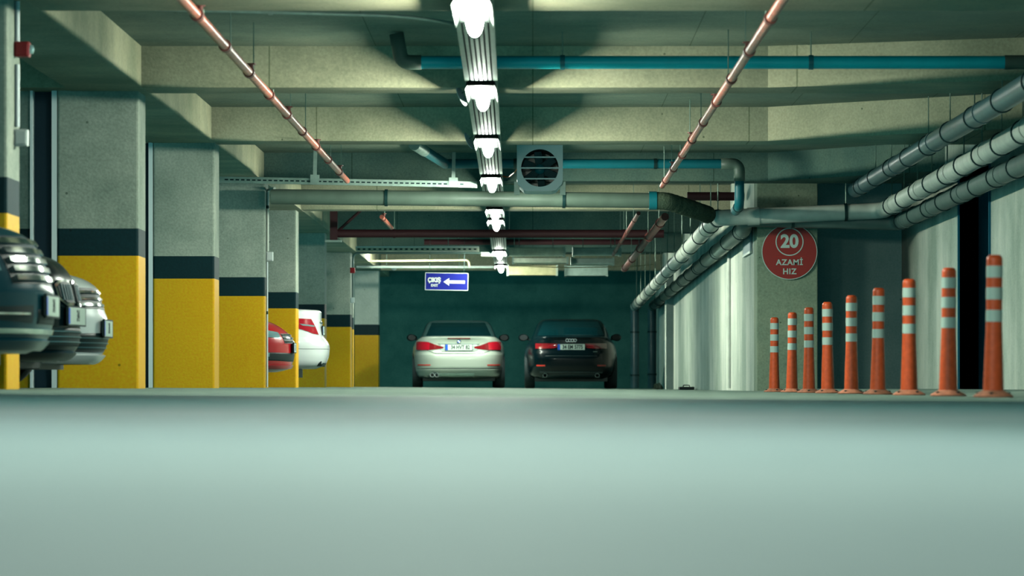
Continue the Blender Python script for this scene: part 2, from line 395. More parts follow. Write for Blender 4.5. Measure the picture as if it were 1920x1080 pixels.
# ------------------------------------------------------------------ pipes
def path_len(p): return sum((b_ - a).length for a, b_ in zip(p, p[1:]))
def point_on(p, d):
    for a, b_ in zip(p, p[1:]):
        l = (b_ - a).length
        if d <= l: return a + (b_ - a) * (d / l), (b_ - a).normalized()
        d -= l
    return p[-1], (p[-1] - p[-2]).normalized()

def ring(root, name, p, t, r, half, mat, smooth=True):
    obj(name, tb([p - t * half, p + t * half], r, seg=20), mat, root, smooth=True, sharp=40)

def pipe(name, label, cat, pts, r, mat, bend=0.2, clamp=None, couple=None, rod=None, group=None, first=0.6, clampmat='clamp', couplemat=None, wob=0.0, ends=None):
    pts = [Vector(p) for p in pts]
    root = tag(empty(name, pts[0]), label, cat, group)
    loc = [p - pts[0] for p in pts]; path = fillet(loc, bend)
    bm = bmesh.new()
    tube(bm, path, r, seg=20)
    obj('pipe', bm, M[mat], root, smooth=True, sharp=50)
    L = path_len(path)
    if couple:
        d = first + couple * .35
        while d < L - .2:
            p, t = point_on(path, d); ring(root, 'coupling', p, t, r * 1.1, .07, M[couplemat or mat]); d += couple * (2 if d > 49.5 else 1)
    if clamp:
        d = first
        while d < L - .15:
            p, t = point_on(path, d); ring(root, 'clamp', p, t, r * 1.13, .018, M[clampmat])
            if rod and abs(t.z) < .5:
                top = Vector((p.x, p.y, SLAB - pts[0].z))
                by = p.y + pts[0].y
                for (a_, b_, h_) in beams:
                    if a_ - h_ * .6 - .02 < by < b_ + .02: top.z = BEAM - pts[0].z
                if top.z > p.z + r + .05:
                    obj('hanger_rod', tb([p + Vector((0, 0, r)), top], rod, seg=6), M['rod'], root)
            d += clamp * (2 if d > 49.5 else 1)
    return root

zz = lambda px, py, Y: at(px, py, Y)
# pale drain pipe: in from the near right, across in front of the pillar, away along the wall, down
pipe('drain_pipe', 'pale grey drain pipe crossing above the round red sign', 'pipe',
     [(4.1, 0, 2.356), (4.1, 47.5, 2.116), (2.16, 47.5, 2.03), (2.13, 84.6, 1.72)], .095, 'pipelight', .22, clamp=1.55, couple=3.1, rod=.007, first=1.35)
pipe('drain_pipe', 'darker grey drain pipe tucked under and behind the pale one', 'pipe',
     [(4.31, 0, 2.076), (4.31, 47.72, 1.985), (2.5, 47.72, 2.03), (2.5, 48.0, 1.92), (2.52, 85.6, 1.74)], .092, 'pipemid', .18, clamp=1.6, couple=3.2, rod=None, first=.9)
pipe('drain_pipe', 'dark grey pipe highest in the upper right corner', 'pipe',
     [(3.463, 0, 2.167), (3.757, 47.2, 2.345)], .088, 'pipedark', clamp=2.1, couple=4.2, rod=.006, first=2.2)
pipe('cross_pipe', 'long grey pipe crossing the garage below the fan', 'pipe',
     [(-3.02, 46.75, 2.245), (1.45, 46.75, 2.20)], .088, 'pipegrey', clamp=2.05, rod=None, first=1.33)
pipe('downpipe', 'dark upright pipe under the far end of the pale drain pipe', 'pipe', [(2.13, 84.62, 1.72), (2.13, 84.72, 1.70), (2.13, 84.72, .02)], .09, 'pipedark', .08, clamp=.9)  # bluish grey, with the shade on the drop put into its colour
pipe('downpipe', 'dark upright pipe under the far end of the darker drain pipe', 'pipe', [(2.52, 85.62, 1.74), (2.52, 85.72, 1.72), (2.52, 85.72, .02)], .09, 'pipedark', .08, clamp=.9)  # shade painted in as on the other drop
bm = bmesh.new(); P = fillet([(1.4, 46.75, 2.2), (1.55, 46.76, 2.195), (1.9, 47.1, 2.1), (2.05, 47.36, 2.06)], .15)
PP = []
for i in range(45):
    p, t = point_on(P, path_len(P) * i / 44); PP.append(p)
r_ = tag(empty('insulated_hose', PP[0]), 'dark lagged hose joining the cross pipe to the pale drain pipe', 'hose')
obj('hose', tb([p - PP[0] for p in PP], .103, seg=18, wob=.035), M['cloth'], r_, smooth=True)
obj('collar', tb([Vector((-.06, 0, 0)), Vector((.03, 0, 0))], .108, seg=18), M['tealpipe'], r_, smooth=True, sharp=40)
bm.free()
# blue pipes
a, b_ = at(800, 118, 31.9), at(1885, 118, 31.0)
a.y = b_.y = 31.8
t = pipe('blue_pipe', 'bright blue pipe across the ceiling near the top of the photo', 'pipe', [(-.873, 31.0, 2.536), (4.4, 31.0, 2.536)], .05, 'blue', clamp=1.9, rod=.006, first=1.1, clampmat='tealpipe')
obj('elbow', tb(fillet([(.02, 0, 0), (-.13, 0, .0), (-.17, 0, .22)], .12), .056, seg=16), M['pipegrey'], t, smooth=True)
obj('end_sleeve', tb([(4.48, 0, 0), (5.25, 0, 0)], .056, seg=16), M['pipegrey'], t, smooth=True, sharp=40)
t = pipe('blue_pipe', 'dim teal pipe behind the fan with a drop at its right end', 'pipe', [(-1.0, 46.3, 2.60), (2.3, 46.3, 2.60), (2.36, 46.3, 2.55), (2.36, 46.3, 2.12), (2.36, 47.2, 2.1)], .055, 'tealpipe', .12, clamp=1.6, rod=.006, first=.8)
obj('elbow', tb(fillet([(3.15, 0, 0), (3.36, 0, 0), (3.36, 0, -.2)], .15), .064, seg=16), M['pipegrey'], t, smooth=True)
obj('branch', tb([(0.0, 0, 0), (-.26, -2.0, .08)], .058, seg=16), M['tealpipe'], t, smooth=True, sharp=40)
obj('branch_sleeve', tb([(-.20, -1.5, .06), (-.29, -2.2, .09)], .064, seg=16), M['galv'], t, smooth=True, sharp=40)

# red sprinkler lines
def sprinkler(label, x, z, y0, y1, r, mat, step, n0, name='sprinkler_pipe', heads=True, skew=0.0):
    root = tag(empty(name, (x, y0, z)), label, 'sprinkler pipe')
    L = y1 - y0; q = lambda d: Vector((skew * d, d, 0))
    obj('pipe', tb([q(0), q(L)], r, seg=16), M[mat], root, smooth=True, sharp=50)
    d = n0; k = 0
    while d < L - .2:
        obj('coupling', tb([q(d - .06), q(d + .06)], r * 1.32, seg=16), M['rust'], root, smooth=True, sharp=40)
        by = y0 + d + .5; top = SLAB
        for (a_, b2, h_) in beams:
            if a_ - .03 < by < b2 + .03: top = BEAM
        obj('hanger_rod', tb([q(d + .5) + Vector((0, 0, r)), q(d + .5) + Vector((0, 0, top - z))], .005, seg=6), M['rod'], root)
        if heads and k % 2 == 0:
            bm = bmesh.new(); p = q(d + .25)
            tube(bm, [p, p + Vector((0, 0, .075))], .017, seg=10); tube(bm, [p + Vector((0, 0, .075)), p + Vector((0, 0, .085))], .034, seg=12)
            obj('sprinkler_head', bm, M['rust'], root, smooth=True, sharp=40)
        d += step; k += 1
    return root
sprinkler('red sprinkler pipe running away at the upper left', -2.08, 2.36, 2.0, 45.4, .032, 'red', 2.3, .1)
sprinkler('red sprinkler pipe running away at the upper right', 1.485, 2.358, 2.0, 46.5, .032, 'red', 2.5, .8)
sprinkler('short orange red sprinkler pipe beyond the cross pipe, left of the lamps', -2.08, 2.39, 55.8, 59.7, .03, 'red', 4.0, .6)
sprinkler('thick rusty pipe slanting down beyond the cross pipe, right of the lamps', 1.67, 2.2, 51.2, 74.3, .05, 'rust', 5.0, 2.0, heads=False)
sprinkler('thin rusty pipe between the thick rusty pipe and the lamps', 1.31, 2.2, 50.2, 66.0, .026, 'rust', 4.0, 2.0, heads=False)
fm = pipe('fire_main', 'thick dark red pipe spanning the garage above the cars', 'pipe', [(-2.95, 60.0, 2.32), (1.94, 60.0, 2.315)], .06, 'maroon', clamp=1.7, rod=.01, clampmat='maroon', first=.9)
pipe('fire_main', 'short dark red pipe above the drain pipe bend', 'pipe', [(1.92, 50.4, 2.42), (2.63, 50.4, 2.42)], .053, 'maroon', clamp=.5, rod=.006, first=.38, clampmat='maroon')
pipe('fire_main', 'second dark red pipe lower and beyond the first', 'pipe', [(-1.9, 70.9, 2.58), (1.95, 70.9, 2.58)], .05, 'maroon', clamp=2, rod=.006, clampmat='maroon')
obj('bracket_post', bx(-.05, .06, -.06, .06, -.10, .45), M['maroon'], fm)
obj('bracket_brace', tb([(.06, 0, .03), (.5, 0, .43)], .022, seg=8), M['maroon'], fm)
obj('bracket_foot', bx(-.12, .12, -.07, .07, -.13, -.10), M['galv'], fm)

# ------------------------------------------------------------------ lamp line: tray with lamps under it
def lx(Y): return -.385 - .0047 * (Y - 29.2)
TR = 2.405
def tray():
    root = tag(empty('cable_tray', (lx(10), 10, TR)), 'long ribbed cable tray carrying the line of lamps down the middle', 'cable tray')
    A, B = Vector((0, 0, 0)), Vector((lx(78.4) - lx(10), 68.4, 0))
    def strip(x0, x1, z0, z1):
        bm = bmesh.new(); vs = box(bm, x0, x1, 0, 1, z0, z1)
        for v in vs: v.co = Vector((v.co.x + (B.x if v.co.y > .5 else 0), v.co.y * 68.4, v.co.z))
        return bm
    obj('tray_bed', strip(-.112, .112, -.01, 0), M['slot'], root)
    for k in range(7):
        x = -.102 + k * .034; obj('rib', strip(x - .0105, x + .0105, -.024, -.0101), M['tray'], root)
    for s in (-1, 1): obj('side_flange', strip(s * .118 - .006, s * .118 + .006, -.024, .03), M['tray'], root)
    return root
tray()
def capsule(bm, L, r, depth):
    seg, n = 12, 10; rows = []
    ysamp = [(-L / 2 - r * cos(pi / 2 * k / 6), sin(pi / 2 * k / 6)) for k in range(7)] + [(L / 2 + r * sin(pi / 2 * k / 6), cos(pi / 2 * k / 6)) for k in range(7)]
    for y, s in ysamp:
        rows.append([bm.verts.new((-cos(pi * k / seg) * r * max(s, .02), y, -sin(pi * k / seg) * depth * max(s, .02))) for k in range(seg + 1)])
    for a_, b2 in zip(rows, rows[1:]):
        for k in range(seg): bm.faces.new((a_[k], a_[k + 1], b2[k + 1], b2[k]))
    bm.faces.new([r_[0] for r_ in rows] + [r_[-1] for r_ in rows[::-1]])
lampY = [(2.9, 'lamp overhead out of frame nearest the lens'), (9.2, 'lamp overhead out of frame second from the lens'), (17.2, 'lamp overhead out of frame third from the lens'),
         (24.75, 'bright ceiling lamp cut by the top edge of the photo'), (31.6, 'bright ceiling lamp level with the bright blue pipe'), (38.2, 'bright ceiling lamp just above the fan'),
         (45.2, 'bright ceiling lamp beside the fan, joined by the orange cable'), (53.2, 'upper of the close pair of lamps under the cross pipe'), (56.6, 'lower of the close pair of lamps under the cross pipe'),
         (69.5, 'small ceiling lamp among the far cable trays'), (77.6, 'smallest ceiling lamp, farthest, above the exit sign'), (76.8, 'lamp tucked up on the slab behind the far beam, out of sight')]
proto = None
for Y, lab in lampY:
    if proto is None:
        root = empty('ceiling_lamp', (lx(Y), Y, TR - .024)); proto = root
        bm = bmesh.new(); box(bm, -.10, .10, -.78, .78, -.035, 0, bevel=.008)
        for s in (-1, 1):                                   # reflector wings either side of the tube
            pr = [(s * .100, -.03), (s * .118, -.067), (s * .122, -.067), (s * .106, -.0)]
            q0 = [bm.verts.new((x, -.78, z)) for x, z in pr]; q1 = [bm.verts.new((x, .78, z)) for x, z in pr]
            for k in range(4): bm.faces.new((q0[k], q0[(k + 1) % 4], q1[(k + 1) % 4], q1[k]))
            bm.faces.new(q0); bm.faces.new(q1)
        obj('housing', bm, M['lampbody'], root)
        bm = bmesh.new(); capsule(bm, 1.3, .054, .10); bmesh.ops.translate(bm, vec=(0, 0, -.0352), verts=bm.verts[:]); obj('diffuser', bm, M['lamp'], root, smooth=True)
        for s in (-1, 1): obj('clip', bx(-.112, .112, s * .55 - .02, s * .55 + .02, -.03, .004), M['galv'], root)
    else:
        root = proto.copy(); COL.objects.link(root); root.location = (lx(Y), Y, TR - .024)
        for ch in proto.children:
            c = ch.copy(); COL.objects.link(c); c.parent = root
    if 'slab' in lab: root.location = (-2.2, Y, SLAB); root.rotation_euler = (0, 0, radians(90))
    elif Y > 75:                                              # the last tube has its own diffuser material
        for c in root.children:
            if c.name.startswith('diffuser'): c.data = c.data.copy(); c.data.materials[0] = M['lampfar']
    tag(root, lab, 'lamp', 'ceiling lamps under the middle cable tray')
for Y, px, py, lab, tilt in ((31.6, 865, 172, 'small white oval plate hanging left of the lamp by the blue pipe', .5), (38.2, 879, 256, 'small white plate hanging left of the lamp above the fan', .9)):
    p = at(px, py + 8, Y + .75); root = tag(empty('reflector_plate', p), lab, 'plate', 'white plates beside the lamps')
    bm = bmesh.new(); lathe(bm, [(0, -.004), (.06, -.004), (.064, 0), (.06, .004), (0, .004)], seg=24)
    bmesh.ops.scale(bm, vec=(.5, 1.35, 1), verts=bm.verts[:])
    bmesh.ops.transform(bm, matrix=Matrix.Rotation(-.45, 4, 'Y') @ Matrix.Rotation(radians(40), 4, 'Z') @ Matrix.Rotation(radians(90), 4, 'X'), verts=bm.verts[:])
    obj('plate', bm, M['white'], root, smooth=True, sharp=40)
    obj('arm', tb([(0, .008, .02), (.06, .02, .06), (lx(Y) - p.x - .1, .05, TR - p.z - .01)], .005, seg=6), M['rod'], root)

# perforated channel with its two hangers
root = tag(empty('perforated_channel', (-3.55, 45.9, 2.40)), 'perforated steel channel hung across the left half, above the cross pipe', 'steel channel')
bm = bmesh.new(); box(bm, 0, 2.92, 0, .05, -.035, .035)
obj('rail', bm, M['galv'], root)
bm = bmesh.new()
for k in range(44): box(bm, .06 + k * .062, .10 + k * .062, -.002, .001, -.007, .009)
tag(obj('slot', bm, M['slot'], root), kind='stuff')
for x in (1.08, 2.65):
    obj('hanger', bx(x - .02, x + .02, .0, .03, .036, .365), M['galv'], root); obj('bracket', bx(x - .05, x + .05, -.012, .04, -.02, .075), M['galv'], root)
root.rotation_euler = (0, .02, 0)

# jet fan
root = tag(empty('jet_fan', (.075, 43.2, 2.385)), 'white boxed jet fan hanging from the ceiling right of the lamps', 'fan')
h, ch_ = .245, .085
octo = [(-h, h), (h, h), (h, -h + ch_), (h - ch_, -h), (-h + ch_, -h), (-h, -h + ch_)]
bm = bmesh.new(); n = 40; R = .2
outer = []
for k in range(n):                                       # ring of points on the octagon by ray casting from its centre
    a_ = 2 * pi * k / n; d = Vector((cos(a_), sin(a_))); best = 9
    for i in range(6):
        p, q = Vector(octo[i]), Vector(octo[(i + 1) % 6]); e = q - p; den = d.x * e.y - d.y * e.x
        if abs(den) > 1e-9:
            t = (p.x * e.y - p.y * e.x) / den; u = (p.x * d.y - p.y * d.x) / den
            if t > 0 and -1e-6 <= u <= 1 + 1e-6: best = min(best, t)
    outer.append(d * best)
def rg(pts, y): return [bm.verts.new((p.x, y, p.y)) for p in pts]
inner = [Vector((cos(2 * pi * k / n), sin(2 * pi * k / n))) * R for k in range(n)]
r0, r1, r2, r3, r4 = rg(outer, .75), rg(outer, 0), rg(inner, 0), rg(inner, .7), rg([p * .98 for p in inner], .7)
for a_, b2 in ((r0, r1), (r1, r2), (r2, r3)):
    for k in range(n): bm.faces.new((a_[k], a_[(k + 1) % n], b2[(k + 1) % n], b2[k]))
bm.faces.new(r0)
for f in bm.faces:
    c = f.calc_center_median()
    if math.hypot(c.x, c.z) < R * 1.001 and c.y > .01 and f.calc_area() < .2 and c.y < .74: f.material_index = 1
obj('casing', bm, [M['white'], M['slot']], root)
bm = bmesh.new()
lathe(bm, [(0, -.06), (.05, -.05), (.055, .05), (0, .06)], seg=20, mat=Matrix.Translation((0, .3, 0)) @ Matrix.Rotation(radians(90), 4, 'X'))
obj('hub', bm, M['tealpipe'], root, smooth=True)
for k in range(6):
    bm = bmesh.new(); a_ = k * pi / 3 + .4
    box(bm, .05, .19, -.006, .006, -.045, .045); bmesh.ops.transform(bm, matrix=Matrix.Translation((0, .3, 0)) @ Matrix.Rotation(a_, 4, 'Y') @ Matrix.Rotation(.6, 4, 'X'), verts=bm.verts[:])
    obj('blade', bm, M['pipedark'], root)
for z in (.115, .0, -.115):
    w_ = math.sqrt(R * R - z * z) + .005; obj('louver', bx(-w_, w_, -.012, .03, z - .007, z + .007), M['white'], root)
for s in (-1, 1): obj('mount_foot', bx(s * h - .03, s * h + .03, .1, .16, -h - .035, -h + ch_ + .02), M['galv'], root)
for s in (-1, 1): obj('hanger_rod', tb([(s * .2, .4, h), (s * .2, .4, SLAB - 2.385)], .008, seg=8), M['rod'], root)
p0, p1 = at(941, 330, 44.9), at(977, 310, 43.3)
pts = fillet([p0 + Vector((-.05, 0, .01)), p0 + Vector((.07, -.1, -.02)), p1 + Vector((-.07, .1, -.07)), p1 + Vector((-.012, 0, 0))], .2, 8)
tag(obj('power_cable', tb([p for p in pts], .008, seg=8), M['cable'], smooth=True), 'orange power cable between the fan and the lamp tray', 'cable')

# sagging conduit close to the first visible beam
pts = fillet([at(225, 16, 27.5), at(480, 22, 27.5), at(760, 30, 27.5), at(862, 46, 27.5)], .6, 6)
root = tag(empty('ceiling_conduit', pts[0]), 'thin pale conduit sagging across the top left of the photo', 'conduit')
obj('conduit', tb([p - pts[0] for p in pts], .012, seg=10), M['galv'], root, smooth=True)
obj('saddle', bx(at(507, 22, 27.5).x - pts[0].x - .015, at(507, 22, 27.5).x - pts[0].x + .015, -.02, .02, at(507, 22, 27.5).z - pts[0].z - .02, SLAB - pts[0].z), M['galv'], root)

# ------------------------------------------------------------------ far ceiling services
def ductbox(label, px0, px1, py0, py1, Y, dep, mat, ribs, name='air_duct', cat='duct'):
    a_, b2 = at(px0, py1, Y), at(px1, py0, Y); root = tag(empty(name, ((a_.x + b2.x) / 2, Y, a_.z)), label, cat)
    w_, hh = (b2.x - a_.x) / 2, b2.z - a_.z
    obj('body', bx(-w_, w_, 0, dep, 0, hh, bevel=.008), M[mat], root)
    for k in range(ribs):
        z = hh * (k + .7) / (ribs + .4); obj('seam', bx(-w_ - .004, w_ + .004, -.03, 0, z - .007, z + .007), M[mat], root)
    for s in (-1, 1): obj('flange', bx(s * w_ - .02, s * w_ + .02, -.02, dep, -.012, hh + .012), M['galv'], root)
    for s in (-.6, .6): obj('hanger_rod', tb([(w_ * s, dep * .5, hh), (w_ * s, dep * .5, SLAB - a_.z)], .006, seg=6), M['rod'], root)
    return root
ductbox('bright silver duct just right of the small far lamps', 952, 1058, 464, 479, 66.5, .5, 'duct', 3)
ductbox('dull silver duct right of the bright silver one', 1076, 1163, 464, 478, 66.8, .5, 'galv', 3)
ductbox('thin silver duct below the bright silver one', 962, 1064, 483, 493, 73.5, .5, 'duct', 2)
ductbox('grey duct below the dull silver one', 1072, 1150, 484, 496, 74, .5, 'galv', 3)
ductbox('beige ribbed duct lowest beside the farthest lamp', 952, 1044, 498, 516, 79.0, .6, 'ductwarm', 5)
ductbox('grey ribbed duct lowest, under the rusty pipe end', 1060, 1138, 498, 517, 79.2, .6, 'galv', 5)
def farrail(label, px0, px1, py, Y, hh, mat, name='cable_tray', cat='cable tray', slots=True):
    a_, b2 = at(px0, py, Y), at(px1, py, Y); root = tag(empty(name, a_), label, cat); w_ = b2.x - a_.x
    obj('tray_bed', bx(0, w_, 0, .2, -hh / 2, hh / 2), M[mat], root)
    if slots:
        bm = bmesh.new(); n = int(w_ / .09)
        for k in range(n): box(bm, .03 + k * .09, .075 + k * .09, -.003, .001, -hh * .2, hh * .15)
        tag(obj('slot', bm, M['slot'], root), kind='stuff')
    obj('lip', bx(0, w_, -.01, 0, hh / 2 - .01, hh / 2 + .008), M['white'], root)
    for f in (.22, .75): obj('hanger_rod', tb([(w_ * f, .1, hh / 2), (w_ * f, .1, SLAB - a_.z)], .008, seg=6), M['rod'], root)
farrail('perforated cable tray from the dirty column to the far lamps', 667, 898, 467, 69.0, .075, 'duct')
farrail('bright metal tray end crossing behind the far lamps', 902, 985, 477, 69.2, .06, 'duct', slots=False)
farrail('thin metal tray above the exit sign', 668, 925, 501, 80.0, .035, 'galv', slots=False)
pipe('conduit', 'thin pale conduit just above the thin tray', 'conduit', [tuple(at(670, 490, 77.5)), tuple(at(878, 488, 77.5)), tuple(at(880, 500, 77.5))], .02, 'ductwarm', .05)
pipe('conduit', 'upper thin conduit bending onto the dirty column', 'conduit', [tuple(at(662, 560, 71.6)), tuple(at(662, 474, 71.6)), tuple(at(900, 474, 70.6))], .02, 'pipemid', .12)
root = tag(empty('ceiling_camera', at(739, 502, 80.4)), 'small white dome camera under the thin tray left of the exit sign', 'camera')
obj('dome', lt([(0, -.055), (.04, -.045), (.06, -.01), (.06, 0)], seg=20), M['white'], root, smooth=True)
obj('mount', lt([(.0, .0), (.07, .0), (.07, .02), (0, .02)], seg=20), M['white'], root)
root = tag(empty('drooping_wire', at(960, 500, 72)), 'slack wire drooping across in front of the far ducts', 'wire')
pts = fillet([at(955, 498, 73.2), at(1060, 502, 73.2), at(1180, 500, 75.6), at(1225, 496, 75.6)], 1.0)
obj('wire', tb([p - at(960, 500, 72) for p in pts], .009, seg=6), M['ductwarm'], root, smooth=True)

# ------------------------------------------------------------------ fittings on columns and walls
def wallbox(name, label, cat, loc, w, d, hh, mat, extra=None):
    root = tag(empty(name, loc), label, cat)
    obj('case', bx(-w / 2, w / 2, -d / 2, d / 2, -hh / 2, hh / 2, bevel=min(w, d, hh) * .12), M[mat], root)
    obj('cover', bx(-w * .38, w * .38, -d / 2 - .008, -d / 2, -hh * .38, hh * .38, bevel=.003), M[mat], root)
    return root
p = at(41, 88, 24.75); t = wallbox('fire_alarm', 'red fire alarm sounder on the column at the left edge', 'alarm', (-3.142, 24.95, p.z), .095, .1, .095, 'alarm')
obj('lens', lt([(.03, 0), (.026, .02), (0, .028)], seg=16, mat=Matrix.Translation((.047, 0, 0)) @ Matrix.Rotation(radians(90), 4, 'Y')), M['lens'], t, smooth=True)
p = at(36, 255, 24.75); wallbox('junction_box', 'white junction box on the column at the left edge, below the alarm', 'box', (-3.148, 24.95, p.z), .085, .08, .105, 'white')
pipe('conduit', 'white conduit between alarm and junction box at the left edge', 'conduit', [(-3.174, 24.95, 2.43), (-3.174, 24.95, 2.17)], .016, 'jamb')
pipe('conduit', 'white conduit below the red alarm on the left edge column', 'conduit', [(-3.174, 24.95, 2.04), (-3.174, 24.95, 1.655)], .016, 'jamb')
pipe('conduit', 'white conduit on the column before the red car, above its box', 'conduit', [(-3.0, 47.1, 2.36), (-3.107, 47.5, 2.36), (-3.107, 47.5, 1.64)], .016, 'pipelight', .04, clamp=.6)
pipe('conduit', 'white conduit on the column before the red car, below its box', 'conduit', [(-3.112, 47.5, 1.52), (-3.112, 47.5, .05)], .010, 'jamb', clamp=.8)
p = at(503, 480, 47.3); wallbox('junction_box', 'white junction box on the column before the red car', 'box', (-3.083, 47.5, p.z), .08, .08, .11, 'white')
p = at(661, 507, 71.5); wallbox('fire_alarm', 'small red alarm box beside the dirty grey column', 'alarm', (p.x, 71.5, p.z), .09, .08, .1, 'alarm')
p = at(661, 563, 71.6); wallbox('junction_box', 'small white box beside the dirty grey column', 'box', (p.x, 71.6, p.z), .07, .06, .1, 'white')
# right wall
pipe('conduit', 'thin white conduit upright on the pale right wall', 'conduit', [(WX - .008, 54.5, 1.98), (WX - .008, 54.5, .03)], .036, 'pipelight', clamp=.8, clampmat='pipelight')
pipe('downpipe', 'dark downpipe with a bent top on the far right wall', 'pipe', [(WX - .02, 79.0, .95), (WX - .07, 79.0, .95), (WX - .07, 79.0, .03)], .03, 'pipedark', .05, clamp=.4)
bm = bmesh.new(); box(bm, WX - .14, WX, 76.6, 77.3, -.05, 2.3)
tag(obj('trim_3', bm, M['collit']), 'shallow pilaster at the far end of the pale right wall', 'pilaster', kind='structure')  # pilaster shares the brightened concrete, lamp light in its colour
bm = bmesh.new(); box(bm, WX - .03, WX - .005, 49.2, 50.6, 1.72, 2.12)
root = tag(empty('notice_board', (WX, 49.9, 1.7)), 'pale blue board on the right wall beside the sign pillar', 'board')
bm.free()
obj('board', bx(-.03, -.008, -.8, .8, 0, .4), M['paper'], root); obj('frame', bx(-.034, -.004, -.84, .84, -.03, -.002), M['galv'], root)
def rubble(label, loc, s, mat, name):
    bm = bmesh.new(); bmesh.ops.create_icosphere(bm, subdivisions=3, radius=1)
    for v in bm.verts: v.co = Vector((v.co.x * s[0], v.co.y * s[1], max(v.co.z, -.2) * s[2])) * (1 + .12 * sin(7 * v.co.x + 3 * v.co.y) + .08 * sin(11 * v.co.z + 5 * v.co.y))
    tag(obj(name, bm, M[mat], loc=loc), label, name.split('_')[-1])
rubble('pale lump of rubble at the foot of the far right wall', (2.45, 79.3, .02), (.09, .2, .1), 'rubble', 'rubble_lump')
root = tag(empty('floor_box', (2.5, 66, .0)), 'black flat box lying at the foot of the right wall', 'box')  # flat black box with a handle
obj('case', bx(-.12, .12, -.3, .3, 0, .05, bevel=.01), M['trim'], root); obj('handle', tb(fillet([(-.05, 0, .05), (-.05, 0, .075), (.05, 0, .075), (.05, 0, .05)], .02), .008, seg=8), M['trim'], root)

# ------------------------------------------------------------------ signs
p = at(1480.5, 472, 48.06)
root = tag(empty('speed_limit_sign', (p.x, 48.085, p.z)), 'round red sign reading 20 AZAMİ HIZ on the grey pillar', 'sign')
RX = Matrix.Rotation(radians(90), 4, 'X')
obj('disc', lt([(0, -.008), (.322, -.008), (.322, .012), (0, .012)], seg=72, mat=RX), M['signred'], root, smooth=True, sharp=30)
obj('rim', lt([(.322, -.008), (.330, -.008), (.330, .014), (.322, .014)], seg=72, mat=RX), M['reflect'], root, smooth=True, sharp=30)
obj('inner_ring', lt([(.154, .0121), (.166, .0121), (.166, .0165), (.154, .0165), (.154, .0121)], seg=64, mat=Matrix.Translation((0, 0, .118)) @ RX), M['reflect'], root)
obj('divider', bx(-.2, .2, -.0145, -.0121, -.062, -.058), M['reflector'], root)
def lettering(root, s, size, x, z, y, mat, bold, sx=1.0, sp=1.0):
    me = text_mesh(s, size, .0015, bold, sx, sp); me.transform(Matrix.Translation((x, y, z)) @ RX)
    return link('lettering', me, M[mat], root)
lettering(root, '20', .215, 0, .118, -.0145, 'reflect', .008, .98)
lettering(root, 'AZAMİ', .094, 0, -.128, -.0145, 'reflect', .0022, 1.0, 1.1)
lettering(root, 'HIZ', .094, 0, -.236, -.0145, 'reflect', .0022, 1.0, 1.1)

Y = 70.0; p = at(837.5, 528, Y)
root = tag(empty('exit_sign', (p.x, Y, p.z)), 'blue hanging sign reading ÇIKIŞ EXIT with a left arrow', 'sign')
w_, hh = 40.5 * Y / F, 16.5 * Y / F
obj('panel', bx(-w_, w_, 0, .012, -hh, hh), M['signblue'], root)
for q in ((-w_, w_, hh - .010, hh), (-w_, w_, -hh, -hh + .010), (-w_, -w_ + .010, -hh, hh), (w_ - .010, w_, -hh, hh)):
    obj('border', bx(q[0], q[1], -.004, -.0002, q[2], q[3]), M['white'], root)
lettering(root, 'ÇIKIŞ', .105, -.215, .022, -.004, 'white', .005, .86)
lettering(root, 'EXIT', .062, -.21, -.07, -.004, 'white', .002, .95)
bm = bmesh.new()
ar = [(-.055, -.005), (.045, .062), (.04, .022), (.315, .022), (.315, -.03), (.04, -.03), (.045, -.072)]
f = bm.faces.new([bm.verts.new((x, -.003, z)) for x, z in ar]); e = bmesh.ops.extrude_face_region(bm, geom=[f])
bmesh.ops.translate(bm, vec=(0, .0028, 0), verts=[v for v in e['geom'] if isinstance(v, bmesh.types.BMVert)])
obj('arrow', bm, M['white'], root)
for s in (-1, 1): obj('hanger_wire', tb([(s * w_ * .8, .006, hh), (s * w_ * .8, .006, SLAB - p.z)], .004, seg=6), M['clamp'], root)
root.rotation_euler = (0, radians(.9), 0)

